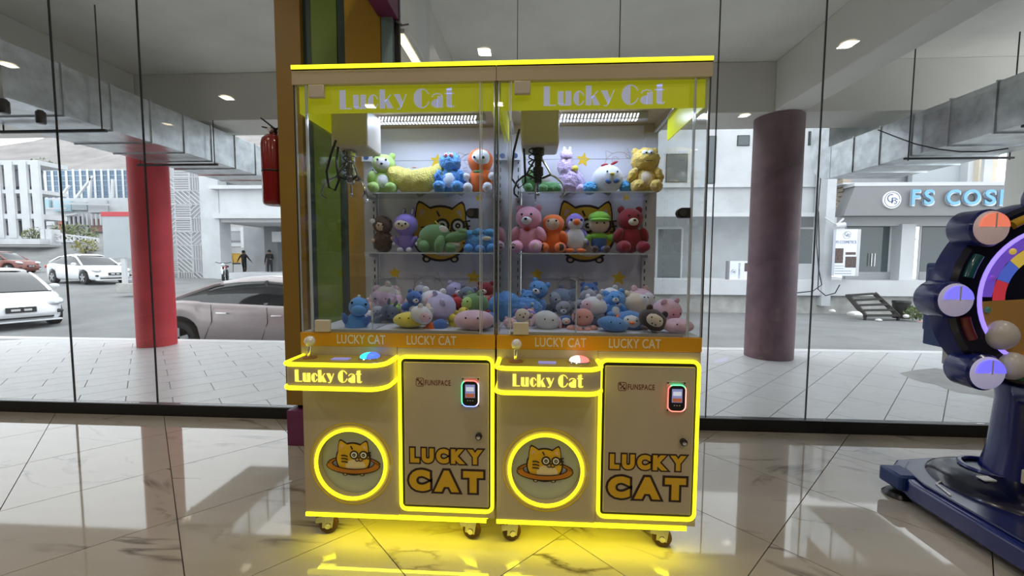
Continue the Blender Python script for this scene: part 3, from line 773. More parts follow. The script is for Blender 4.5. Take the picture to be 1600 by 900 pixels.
fn = thing('white_fence', 'white crossed metal fence on the bank above the white sedan', 'fence', (0, 0, 0))
FNY = 33.0
G().bar(at(80, 364, FNY), at(153, 373, FNY), .12).build('rail', white_paint, fn); G().bar(at(80, 376, FNY), at(153, 379, FNY), .12).build('rail', white_paint, fn)
for k in range(5):
    f_ = k / 4; p = at(80 + 73 * f_, 363 + 9 * f_, FNY); q = at(80 + 73 * f_, 378 + 2 * f_, FNY); G().bar(p, q, .14).build('post', white_paint, fn)
    if k < 4:
        f2 = (k + 1) / 4; p2 = at(80 + 73 * f2, 363 + 9 * f2, FNY); q2 = at(80 + 73 * f2, 378 + 2 * f2, FNY)
        G().bar(p, q2, .08).build('cross_brace', white_paint, fn); G().bar(q, p2, .08).build('cross_brace', white_paint, fn)
for (a, b) in ((64, 69), (72, 80)): R_at('gate_pier', stained_white, a, 358, b, 383, FNY - .3, FNY + .4, fn)
struct(R_at('retaining_wall', stained_white, -200, 373, 62, 381, FNY - 1.0, FNY + .5), 'low white retaining wall')
for (a, b, Y, r, c, lb) in ((52, 366, 36, .9, (.16, .18, .07), 'green bush left of the fence pier'), (125, 366, 36, 1.4, (.15, .18, .08), 'wide bush behind the white fence'), (100, 364, 37, 1.2, (.17, .19, .09), 'bush behind the left end of the white fence'), (133, 384, 32, .9, (.27, .26, .08), 'yellowish grass clump below the white fence'), (69, 262, 105, 3.2, (.20, .22, .16), 'round tree top above the blue building')): bush('shrub', lb, a, b, Y, r, c, 240)

# blank billboard with a red top
t = thing('billboard', 'blank grey billboard with a red top edge on a white post', 'billboard', at(193, 446, 13.5)); o_ = t.location.copy()
a, b, c, d = loc_rect(163, 338, 224, 403, 13.5)
G().box(a, b, 0, .06, c, d).build('panel', M('billboard_grey', (.36, .39, .41), .6, var=.06, scale=2), t)
G().box(a - .02, b, -.02, .08, d, d + .17).build('top_edge', M('billboard_red', (.45, .05, .06), .6), t)
a, b, c, d = loc_rect(190, 400, 194, 446, 13.5); G().box(a, b, .02, .1, c, d).build('post', white_paint, t)
a, b, c, d = loc_rect(181, 443, 210, 458, 13.4); G().box(a, b, -.1, .25, c, d).build('footing', plinth_m, t, bevel=.02)
def recenter(t):
    xs = []; 
    for ch in t.children_recursive:
        if ch.type == 'MESH':
            off = Vector((0, 0, 0)); p = ch
            while p is not t: off = off + p.location; p = p.parent
            for c in ch.bound_box: xs.append(Vector(c) + off)
    lo = [min(v[i] for v in xs) for i in range(3)]; hi = [max(v[i] for v in xs) for i in range(3)]
    b = Vector(((lo[0] + hi[0]) / 2, (lo[1] + hi[1]) / 2, lo[2])); t.location = Vector(t.location) + b
    for ch in t.children: ch.location = Vector(ch.location) - b
for t in (sb, wb, bb, fb, bs, lw_, fn): recenter(t)

# ================================================================== STREET LIFE
def interp(tab, x):
    for (a, za), (b, zb) in zip(tab, tab[1:]):
        if x <= b: return za + (zb - za) * max(0, x - a) / (b - a)
    return tab[-1][1]
tyre_m = M('tyre_rubber', (.02, .02, .021), .8); alloy = M('alloy_rim', (.45, .46, .47), .3, .8)
car_glass = M('car_glass', (.02, .024, .028), .05, spec=.8)
lamp_clear = M('headlamp_glass', (.55, .58, .6), .1, .3); lamp_red = M('tail_lamp_red', (.4, .02, .02), .2)
seam_m = M('panel_gap', (.05, .05, .05), .6); plate_m = M('plate_dark', (.03, .03, .03), .5); plate_t = M('plate_text', (.7, .7, .7), .5)
def car(name, label, paint, loc, heading, L, W, H, deck, cabin, wb_=.585, wr=.32, front_axle=.31, badge=True):
    """deck: (x/L, z) line of bonnet, belt and boot; cabin: (x/L, z) line of glass and roof"""
    t = thing(name, label, 'car', loc, heading)
    xf = front_axle * L; xr = xf - wb_ * L
    zb_ = lambda x: max([.2] + [wr + math.sqrt(max(0, (wr + .06) ** 2 - (x - a) ** 2)) if abs(x - a) < wr + .06 else .2 for a in (xf, xr)])
    hw = lambda x: W / 2 * (1 - .30 * abs(2 * x / L) ** 7 - .03 * abs(2 * x / L) ** 2)
    N = 84; xs = [-L / 2 + L * i / N for i in range(N + 1)]; vs = []; fs = []; K = 12
    for x in xs:
        zt = interp(deck, x / L); z0 = min(zb_(x), zt - .08); w = hw(x); l = lambda f: z0 + (zt - z0) * f
        if abs(x) > L * .47: z0 = max(z0, .2 + (abs(x) - L * .47) * 1.2)
        half = [(w * .86, z0), (w * .97, l(.12)), (w, l(.45)), (w * .985, l(.75)), (w * .93, l(.93)), (w * .8, zt)]
        vs += [(x, y, z) for y, z in half] + [(x, -y, z) for y, z in reversed(half)]
    for i in range(N):
        for j in range(K): fs.append((i * K + j, i * K + (j + 1) % K, (i + 1) * K + (j + 1) % K, (i + 1) * K + j))
    fs += [tuple(range(K - 1, -1, -1)), tuple(N * K + j for j in range(K))]
    G().add(vs, fs).build('body', paint, t, ang=50)
    # cabin
    xa, xb = cabin[0][0] * L, cabin[-1][0] * L; n = 30; vs = []; fs = []; K = 8; prof = []
    for i in range(n + 1):
        x = xa + (xb - xa) * i / n; zt = max(interp(cabin, x / L), interp(deck, x / L)); zb = interp(deck, x / L) - .03; w = hw(x) * .88
        k = min(1, max(0, (zt - zb) / .5)); wt = w * (1 - .2 * k)
        prof.append((x, w, zb, wt, zt))
        half = [(w, zb), (w * .93 + wt * .07, zb + (zt - zb) * .3), (wt, zb + (zt - zb) * .86), (wt * .86, zt)]
        vs += [(x, y, z) for y, z in half] + [(x, -y, z) for y, z in reversed(half)]
    for i in range(n):
        for j in range(K): fs.append((i * K + j, i * K + (j + 1) % K, (i + 1) * K + (j + 1) % K, (i + 1) * K + j))
    fs += [tuple(range(K - 1, -1, -1)), tuple(n * K + j for j in range(K))]
    cab = G().add(vs, fs).build('cabin_glass', car_glass, t, ang=40)
    # roof panel
    top = max(z for _, z in cabin); rs = [p for p in prof if p[4] > top - .09]; vs = []; fs = []
    for (x, w, zb, wt, zt) in rs:
        half = [(wt * 1.015, zb + (zt - zb) * .84), (wt * .93, zt - .012), (wt * .6, zt + .018)]
        vs += [(x, y, z) for y, z in half] + [(x, -y, z) for y, z in reversed(half)]
    for i in range(len(rs) - 1):
        for j in range(5): fs.append((i * 6 + j, i * 6 + j + 1, (i + 1) * 6 + j + 1, (i + 1) * 6 + j))
    G().add(vs, fs).build('roof', paint, t, ang=50)
    for s in (-1, 1):
        fr = [p for p in prof if p[0] >= rs[-1][0]]; rr = [p for p in prof if p[0] <= rs[0][0]]
        for q in (fr, rr):
            G().tube([(x, s * wt * 1.0, zb + (zt - zb) * .88) for x, w, zb, wt, zt in q], .04, 6).build('roof_pillar', paint, t)
        G().tube([(p[0], s * p[3] * 1.012, p[2] + (p[4] - p[2]) * .83) for p in prof[3:-3]], .012, 6).build('window_trim', chrome, cab)
        m_ = min(prof, key=lambda p: abs(p[0] - .0)); G().bar((m_[0], s * m_[1] * 1.0, m_[2]), (m_[0] - .08, s * m_[3] * 1.01, m_[2] + (m_[4] - m_[2]) * .86), .07, .02, (0, 1, 0)).build('door_pillar', car_glass, cab)
        # seams and handles
        for xx, x2 in ((.02, -.01), (.26, .235), (-.2, -.24)):
            zt = interp(deck, xx) - .06
            G().tube([(xx * L, s * hw(xx * L) * .987, zt), (xx * L + .01, s * hw(xx * L) * 1.0, .65), (x2 * L, s * hw(x2 * L) * .975, .27)], .006, 5).build('door_seam', seam_m, t)
        for xx in (-.155, .06):
            zt = interp(deck, xx) - .2
            G().box(xx * L - .1, xx * L + .1, s * (hw(xx * L) + .012) - .014, s * (hw(xx * L) + .012) + .014, zt - .014, zt + .014).build('door_handle', chrome, t, bevel=.006)
        xm = .2 * L; G().ell((xm, s * (W / 2 + .06), interp(deck, .2) + .05), (.07, .11, .07), nu=12, nv=8).build('mirror', paint, t)
        # lamps
        zt = interp(deck, .45); G().ell((L * .455, s * W * .36, zt - .05), (.20, .17, .085), (0, 14, -s * 24), 14, 8).build('headlamp', lamp_clear, t)
        zt = interp(deck, -.47); G().ell((-L * .462, s * W * .37, zt - .12), (.13, .12, .09), (0, 0, s * 15), 12, 8).build('tail_lamp', lamp_red, t)
        G().ell((L * .478, s * W * .37, .42), (.07, .11, .05), (0, 0, -s * 25), 10, 6).build('fog_lamp', plate_m, t)
        for xw in (xf, xr):
            y = s * (W / 2 - .12)
            wh = G().lathe([(wr * .66, -.1), (wr * .95, -.1), (wr, -.06), (wr, .06), (wr * .95, .1), (wr * .66, .1)], (xw, y, wr), 'y', 24).build('wheel', tyre_m, t)
            yo = y + s * .09
            g = G().lathe([(wr * .66, -.01), (wr * .70, .01), (wr * .6, .012)], (xw, yo, wr), 'y', 20)
            g.lathe([(.06, -.02), (.05, .02)], (xw, yo, wr), 'y', 12)
            for k in range(5):
                a = 2 * PI * k / 5 + .3; g.bar((xw, yo + s * .014, wr), (xw + math.cos(a) * wr * .64, yo + s * .014, wr + math.sin(a) * wr * .64), .07, .03, (0, 1, 0))
            g.build('rim', alloy, wh)
    zt = interp(deck, .492)
    gr = G().prism(circ(0, 0, W * .30, .035, 20), -.03, .03); g2 = G(); g2.xf = Matrix.Translation((L * .478, 0, zt - .0)) @ Matrix.Rotation(PI / 2, 4, 'Z'); g2.add(gr.v, gr.f).build('grille', plate_m, t)
    G().box(L * .47, L * .492, -W * .32, W * .32, .27, .37).build('lower_grille', plate_m, t, bevel=.01)
    pl = G().box(L * .495, L * .507, -.25, .25, .44, .57).build('number_plate', plate_m, t, bevel=.004)
    G().box(L * .507, L * .509, -.17, -.02, .48, .53).box(L * .507, L * .509, .04, .17, .48, .53).build('plate_marks', plate_t, pl)
    G().box(L * .46, L * .5, -W * .40, W * .40, .195, .235).build('bumper_lip', paint, t, bevel=.01)
    if badge:
        g = G(); g.tube([(L * .497, .1 * math.cos(a * .35), zt - .005 + .068 * math.sin(a * .35)) for a in range(18)], .011, 6, True); g.tube([(L * .497, .038 * math.cos(a * .35), zt - .005 + .066 * math.sin(a * .35)) for a in range(18)], .009, 6, True)
        g.tube([(L * .497, .075 * math.cos(a * .35), zt + .022 + .026 * math.sin(a * .35)) for a in range(18)], .009, 6, True)
        g.build('badge', chrome, t)
    return t
SED_D = [(-.5, .62), (-.49, .92), (-.44, 1.02), (-.33, 1.04), (0, .98), (.2, .94), (.26, .93), (.4, .82), (.46, .72), (.488, .60), (.5, .42)]
SED_C = [(-.38, 1.03), (-.30, 1.19), (-.21, 1.36), (-.12, 1.43), (-.02, 1.46), (.06, 1.43), (.13, 1.30), (.26, .92)]
silver_pink = M('dusty_beige_car_paint', (.50, .44, .44), .35, .15, var=.06, scale=3, coat=.4)
white_car = M('white_car_paint', (.80, .82, .84), .25, coat=.6)
maroon_car = M('rusty_red_car_paint', (.22, .07, .055), .4, coat=.3)
pr = at(283, 500, 5.5)
car('sedan_car', 'dusty beige sedan parked side-on beyond the red column', silver_pink, (pr.x + .625 * 4.75 - .29 * 4.75, 6.32, -.57), 0, 4.75, 1.82, 1.46, SED_D, SED_C, wb_=.625, front_axle=.29, badge=False)
WED_D = [(-.5, .6), (-.49, 1.0), (-.40, 1.06), (0, .97), (.2, .96), (.26, .94), (.38, .83), (.45, .72), (.485, .60), (.5, .42)]
WED_C = [(-.46, 1.04), (-.38, 1.24), (-.2, 1.42), (-.05, 1.49), (.05, 1.46), (.14, 1.32), (.31, .92)]
p = at(34, 495, Y=7.7); hd = R(-24)
L_ = 4.46; pos = Vector((p.x, p.y, -.56)) - Vector((math.cos(hd), math.sin(hd), 0)) * L_ / 2
car('hatchback_car', 'white wedge-shaped hatchback nosing in at the left picture edge', white_car, pos, hd, L_, 1.75, 1.49, WED_D, WED_C)
p = at(108, 446, Z=-.12)
car('sedan_car', 'white sedan parked across the street left of the billboard', white_car, (p.x, p.y + .9, ground_z(p.x, p.y + .9)), R(-17), 4.6, 1.72, 1.5, SED_D, [(a, z + .02) for a, z in SED_C], badge=False)
p = at(2, 424, Z=.3); HB_D = [(-.5, .5), (-.49, .95), (-.3, 1.0), (0, .98), (.25, .95), (.32, .93), (.44, .84), (.49, .62), (.5, .42)]; HB_C = [(-.49, 1.0), (-.46, 1.3), (-.38, 1.48), (-.1, 1.52), (.05, 1.5), (.14, 1.38), (.28, .93)]
car('hatchback_car', 'rusty red hatchback on the far side of the street', maroon_car, (p.x, p.y, ground_z(p.x, p.y)), R(8), 3.9, 1.62, 1.52, HB_D, HB_C, badge=False)

# people
cloth_k = M('black_clothes', (.015, .015, .017), .85); skin_m = M('skin', (.30, .17, .11), .6); hair_m = M('dark_hair', (.012, .01, .009), .7); shoe_m = M('dark_shoes', (.02, .02, .02), .6)
def person(label, loc, rz, J, h=1.72):
    """J overrides joints of a standing figure facing -y (unit height 1.72 m)"""
    j = dict(pel=(0, 0, .93), wai=(0, 0, 1.08), che=(0, 0, 1.28), nec=(0, 0, 1.47), hea=(0, -.01, 1.58), top=(0, 0, 1.70),
             ls=(.18, 0, 1.40), le=(.25, .02, 1.13), lw=(.27, -.06, .90), lh=(.27, -.08, .82), rs=(-.18, 0, 1.40), re=(-.25, .02, 1.13), rw=(-.27, -.06, .90), rh=(-.27, -.08, .82),
             lp=(.095, 0, .90), lk=(.11, -.02, .50), la=(.12, .02, .09), lf=(.13, -.13, .04), rp=(-.095, 0, .90), rk=(-.11, -.02, .50), ra=(-.12, .02, .09), rf=(-.13, -.13, .04))
    j.update(J); names = list(j); rad = dict(pel=.135, wai=.125, che=.15, nec=.055, hea=.098, top=.07, ls=.07, le=.047, lw=.033, lh=.038, rs=.07, re=.047, rw=.033, rh=.038, lp=.095, lk=.06, la=.042, lf=.04, rp=.095, rk=.06, ra=.042, rf=.04)
    E_ = [('pel', 'wai'), ('wai', 'che'), ('che', 'nec'), ('nec', 'hea'), ('hea', 'top'), ('che', 'ls'), ('ls', 'le'), ('le', 'lw'), ('lw', 'lh'), ('che', 'rs'), ('rs', 're'), ('re', 'rw'), ('rw', 'rh'), ('pel', 'lp'), ('lp', 'lk'), ('lk', 'la'), ('la', 'lf'), ('pel', 'rp'), ('rp', 'rk'), ('rk', 'ra'), ('ra', 'rf')]
    me = bpy.data.meshes.new('body'); me.from_pydata([j[n] for n in names], [(names.index(a), names.index(b)) for a, b in E_], [])
    tmp = bpy.data.objects.new('body_rig', me); COL.objects.link(tmp)
    tmp.modifiers.new('skin', 'SKIN'); sd = tmp.modifiers.new('sub', 'SUBSURF'); sd.levels = 2; sd.render_levels = 2
    if not me.skin_vertices: me.attributes.new('skin', 'FLOAT', 'POINT') if False else None
    for i, n in enumerate(names):
        v = me.skin_vertices[0].data[i]; v.radius = (rad[n], rad[n]); v.use_root = (n == 'pel')
    dg = bpy.context.evaluated_depsgraph_get(); dg.update()
    out = bpy.data.meshes.new_from_object(tmp.evaluated_get(dg)); bpy.data.objects.remove(tmp)
    for m in (cloth_k, skin_m, shoe_m): out.materials.append(m)
    for pgn in out.polygons:
        c = pgn.center; pgn.use_smooth = True
        hand = min((c - Vector(j['lh'])).length, (c - Vector(j['rh'])).length) < .09
        pgn.material_index = 1 if (c.z > j['nec'][2] + .01 or hand) else 2 if c.z < .11 else 0
    t = thing('person', label, 'person', loc, rz); t.scale = (h / 1.72,) * 3
    link('body', out, t)
    hx, hy, hz = j['hea']
    G().ell((hx, hy + .02, hz + .045), (.104, .112, .105), (18, 0, 0), 14, 8).build('hair', hair_m, t)
    g = G(); g.ell((hx, hy - .10, hz - .01), (.014, .02, .024), nu=8, nv=6); g.ell((hx - .1, hy, hz), (.014, .022, .032), nu=8, nv=6); g.ell((hx + .1, hy, hz), (.014, .022, .032), nu=8, nv=6); g.build('nose_and_ears', skin_m, t)
    g = G()
    for s in (-1, 1): g.ell((hx + s * .035, hy - .094, hz + .012), (.012, .008, .007), nu=8, nv=6)
    g.build('eyes', hair_m, t)
    for s, w_, hh in ((1, 'lw', 'lh'), (-1, 'rw', 'rh')):
        d = (Vector(j[hh]) - Vector(j[w_])).normalized(); q = Vector(j[hh]); g = G(); side = d.cross(Vector((0, 0, 1))); side = side.normalized() if side.length > .1 else Vector((0, 1, 0))
        for k, ln in enumerate((.065, .075, .07, .055)):
            o = side * ((k - 1.5) * .019); g.tube([q + o, q + o + d * ln * .7, q + o + d * ln * 1.2 + Vector((0, -.012, 0))], [.01, .009, .007], 6)
        g.tube([q - side * .03, q - side * .055 + d * .03, q - side * .06 + d * .055], [.011, .01, .008], 6); g.build('fingers', skin_m, t)
    return t
p = at(382, 431, 25.0)
pe = person('person in black walking under the porch with one arm out, holding a stick', (p.x, 25.0, p.z), R(170), dict(le=(.36, 0, 1.22), lw=(.52, -.02, 1.02), lh=(.56, -.03, .95), re=(-.32, -.06, 1.18), rw=(-.42, -.14, 1.0), rh=(-.45, -.16, .93), lk=(.13, -.08, .5), la=(.16, -.1, .09), lf=(.17, -.25, .04), ra=(-.15, .1, .09), rf=(-.15, -.04, .04)))
pk = at(369, 402, 24.8); tag(G().cyl((0, 0, 0), (.15, -.1, 1.05), .018, n=8).build('walking_stick', M('wood_stick', (.15, .1, .07), .7), None, (at(364, 431, 24.8).x, 24.8, at(364, 431, 24.8).z)), 'thin stick held by the walking person', 'stick')
p = at(428, 431, 25.0)
person('person in dark clothes standing in the porch next to the pillar', (p.x, 24.6, p.z), R(20), dict(le=(.24, -.08, 1.15), lw=(.14, -.24, 1.12), lh=(.08, -.27, 1.12)))
# generator box, motorcycle
t = thing('generator_box', 'yellow generator box with dark vents under the porch', 'generator', at(359, 413, 27)); t.rotation_euler.z = R(-4)
yel = M('generator_yellow', (.62, .36, .04), .5); G().box(-.62, .62, -.35, .35, .12, .78).build('housing', yel, t, bevel=.03)
for a, b, c, d in ((-.2, .15, .3, .55), (-.55, -.35, .45, .7), (.3, .52, .25, .65)): G().box(a, b, -.37, -.35, c, d).build('vent', dark_metal, t)
G().box(-.6, .6, -.33, .33, 0, .1).build('skid', dark_metal, t)
G().box(-.64, .64, -.37, .37, .76, .80).build('lid', yel, t)
t = thing('motorcycle', 'motorcycle parked behind the beige sedan beside the white pier', 'motorcycle', (at(352, 431, 20).x, 20, ground_z(-12, 20)), R(-60))
for xw in (-.62, .62):
    wh = G().lathe([(.24, -.04), (.29, -.04), (.3, 0), (.29, .04), (.24, .04)], (xw, 0, .3), 'y', 20).build('wheel', tyre_m, t); g = G()
    for k in range(8): g.bar((xw, 0, .3), (xw + .25 * math.cos(k * PI / 4), 0, .3 + .25 * math.sin(k * PI / 4)), .012)
    g.lathe([(.05, -.05), (.05, .05)], (xw, 0, .3), 'y', 10).build('spokes', chrome, wh)
G().ell((.1, 0, .78), (.28, .13, .13)).build('tank', M('motorcycle_red', (.3, .03, .03), .3), t); G().ell((-.35, 0, .8), (.36, .13, .07)).build('seat', cloth_k, t)
G().tube([(.62, .07, .3), (.45, .07, .95)], .025).tube([(.62, -.07, .3), (.45, -.07, .95)], .025).build('fork', chrome, t)
G().tube([(.4, -.36, 1.05), (.45, -.2, 1.0), (.45, .2, 1.0), (.4, .36, 1.05)], .018).build('handlebar', dark_metal, t)
G().ell((.56, 0, .9), (.09, .1, .1)).build('headlamp', lamp_clear, t); G().box(-.15, .2, -.12, .12, .35, .65).build('engine', dark_metal, t, bevel=.03)
g = G().tube([(.62 + .34 * math.cos(R(a)), 0, .3 + .34 * math.sin(R(a))) for a in range(20, 150, 15)], .04); g.build('mudguard', white_paint, t)
# ================================================================== CLAW MACHINES
cream = M('cream_metal', (.56, .47, .32), .38, var=.03, scale=6, coat=.15)
cream_hi = M('cream_hinge', (.64, .57, .46), .4)
neon = M('yellow_neon', (1, .9, .02), .4, emit=1.9, ecol=(1, .95, .014))
neon_soft = M('yellow_backlit_lettering', (1, .9, .1), .4, emit=1.0, ecol=(1, .9, .12))
orange_b = M('orange_band', (.72, .34, .008), .35, coat=.3)
band_text = M('band_lettering', (.78, .72, .58), .4)
sign_yel = M('lime_yellow_sign', (.62, .66, .01), .35, emit=.22, ecol=(.72, .74, .01))
sign_txt = M('pale_lilac_lettering', (.66, .68, .92), .4, emit=.25, ecol=(.7, .74, 1))
mglass = glass_mat('cabinet_glass', (.975, .985, .985), .035)
edge_glass = M('polished_glass_edge', (.62, .68, .68), .15, .2)
acrylic = glass_mat('clear_acrylic', (.95, .96, .97), .05)
back_w = M('white_print_board', (.70, .70, .76), .5)
post_w = M('white_powder_coat', (.62, .63, .66), .4)
led_m = M('white_led', (1, 1, 1), .4, emit=2.6, ecol=(.86, .92, 1))
gold_plate = M('gold_console_plate', (.50, .40, .05), .28, .3)
cat_y = M('emblem_cat_yellow', (.80, .47, .02), .5); cat_l = M('emblem_belly_cream', (.85, .68, .42), .5); cat_d = M('emblem_outline_brown', (.03, .012, .010), .5)
cat_o = M('emblem_ring_orange', (.50, .17, .01), .5); cat_p = M('emblem_ear_pink', (.78, .50, .42), .5); cat_w = M('emblem_eye_white', (.85, .84, .82), .5)
star_y = M('star_yellow', (.85, .55, .01), .5); faint = M('faint_outline_beige', (.55, .47, .45), .6)
flap_m = M('grey_flap', (.40, .41, .47), .45)
gun = M('gunmetal', (.05, .05, .055), .35, .7); claw_chrome = M('claw_chrome', (.55, .55, .55), .2, 1)
CATM = [cat_d, cat_y, cat_l, cat_o, cat_p, cat_w]
def ink(g, m, poly, y, d=.0008):
    g.m = m
    ar = sum(poly[i][0] * poly[(i + 1) % len(poly)][1] - poly[(i + 1) % len(poly)][0] * poly[i][1] for i in range(len(poly)))
    g.prism(poly if ar > 0 else poly[::-1], y - d, y)
def cat_emblem(name, cx, cz, s, y, parent, ring=True, o=.05):
    """round cat, s = body half-width; drawn in layers towards -y"""
    g = G(); P = lambda pts: [(cx + a * s, cz + b * s) for a, b in pts]; e = .0009
    body = circ(0, 0, 1, .95, 36); earL = [(-.93, .3), (-.90, .72), (-.84, 1.02), (-.77, 1.12), (-.66, 1.08), (-.46, .95), (-.24, .80)]; earR = [(.93, .3), (.92, .72), (.87, 1.0), (.80, 1.09), (.70, 1.05), (.54, .93), (.40, .82)]
    grow = lambda pts, k, c: [(c[0] + (a - c[0]) * k, c[1] + (b - c[1]) * k) for a, b in pts]
    for s_ in (-1, 1): ink(g, 0, P(circ(s_ * .52, -.93, .17, .15, 12)), y)
    for ear, c in ((earL, (-.66, .72)), (earR, (.7, .7))): ink(g, 0, P(grow(ear, 1.22, c)), y)
    ink(g, 0, P(circ(0, 0, 1 + o * 1.3, .95 + o * 1.3, 36)), y - e)
    for s_ in (-1, 1): ink(g, 2, P(circ(s_ * .52, -.95, .08, .07, 10)), y - e)
    for ear, c in ((earL, (-.66, .72)), (earR, (.7, .7))): ink(g, 1, P(ear), y - e * 2)
    for ear, c in ((earL, (-.64, .66)), (earR, (.68, .66))): ink(g, 4, P(grow(ear, .5, c)), y - e * 3)
    ink(g, 1, P(body), y - e * 3.2)
    ink(g, 2, P(circ(.15, -.42, .62, .42, 24)), y - e * 4)
    for ex in (.08, .66):
        for k, (r, m) in enumerate(((.24 + o * .5, 0), (.185, 5), (.10, 0), (.03, 5))): ink(g, m, P(circ(ex, .28, r, None, 18)), y - e * (5 + k))
    ink(g, 0, P([(.28, .14), (.46, .14), (.37, .02)]), y - e * 6)
    g.m = 0
    for a in (.26, .48): g.strip(P(circ(a, .0, .11, .1, 8, 180, 360)), s * .05, y - e * 7, y - e * 5)
    for k in range(3):
        g.strip(P([(-.72, .22 - .19 * k), (-.5, .24 - .2 * k), (-.32, .16 - .18 * k)]), s * .055, y - e * 7, y - e * 3.3)
        g.strip(P([(.88, .42 - .18 * k), (1.12, .46 - .19 * k)]), s * .055, y - e * 7, y - e * 3.3)
    g.strip(P([(-.12, .82), (-.02, .62)]), s * .07, y - e * 7, y - e * 3.3)
    if ring:
        out = circ(.02, -.42, 1.62, .5, 40, 0, 360); 
        def annul(m, k0, k1, yy):
            g.m = m; a = P(circ(.02, -.36, 1.62 + k1, .52 + k1, 30, 175, 365)); b = P(circ(.02, -.24, 1.28 - k0, .36 - k0, 30, 175, 365)); n_ = len(a)
            g.add([(x, yy, z) for x, z in a + b], [(i, i + 1, n_ + i + 1, n_ + i) for i in range(n_ - 1)])
            a = P(circ(.02, -.36, 1.62 + k1, .52 + k1, 10, 4, 52)); b = P(circ(.02, -.30, 1.3 - k0, .38 - k0, 10, 4, 46)); n_ = len(a)
            g.add([(x, yy + e * 6.5, z) for x, z in a + b], [(i, i + 1, n_ + i + 1, n_ + i) for i in range(n_ - 1)])
            a = P(circ(.02, -.36, 1.62 + k1, .52 + k1, 10, 128, 176)); b = P(circ(.02, -.30, 1.3 - k0, .38 - k0, 10, 134, 176)); n_ = len(a)
            g.add([(x, yy + e * 6.5, z) for x, z in a + b], [(i, i + 1, n_ + i + 1, n_ + i) for i in range(n_ - 1)])
        annul(0, .03, .05, y - e * 7.5); annul(3, -.03, -.02, y - e * 8.2)
    return g.build(name, CATM, parent, smooth=False)
def star(g, cx, cz, r, y, a0=90):
    P = [(cx + (r if k % 2 == 0 else r * .45) * math.cos(R(a0 + 36 * k)), cz + (r if k % 2 == 0 else r * .45) * math.sin(R(a0 + 36 * k))) for k in range(10)]
    # fan around the centre keeps the concave outline clean
    n_ = len(P); g.add([(cx, y, cz)] + [(x, y, z) for x, z in P], [(0, i + 1, (i + 1) % n_ + 1) for i in range(n_)])

def outlined_word(word, x0, x1, z0, z1, y, par):
    ws = []
    for ch in word:
        me = text_mesh(ch, .08); xs = [v.co.x for v in me.vertices]; ws.append(max(xs) - min(xs))
    gap = .15; k = (x1 - x0) / (sum(ws) + gap * (len(word) - 1)); x = x0
    for i, (ch, w) in enumerate(zip(word, ws)):
        ex = .006 if ch in 'CU' else 0
        text('letter_outline', ch, cat_d, x, x + w * k, z0, z1, y - .0001 * (i % 2), par, .0012, .165, ref=.08)
        text('letter', ch, cat_y, x, x + w * k, z0, z1, y - .0014, par, .0012, .08)
        x += (w + gap) * k

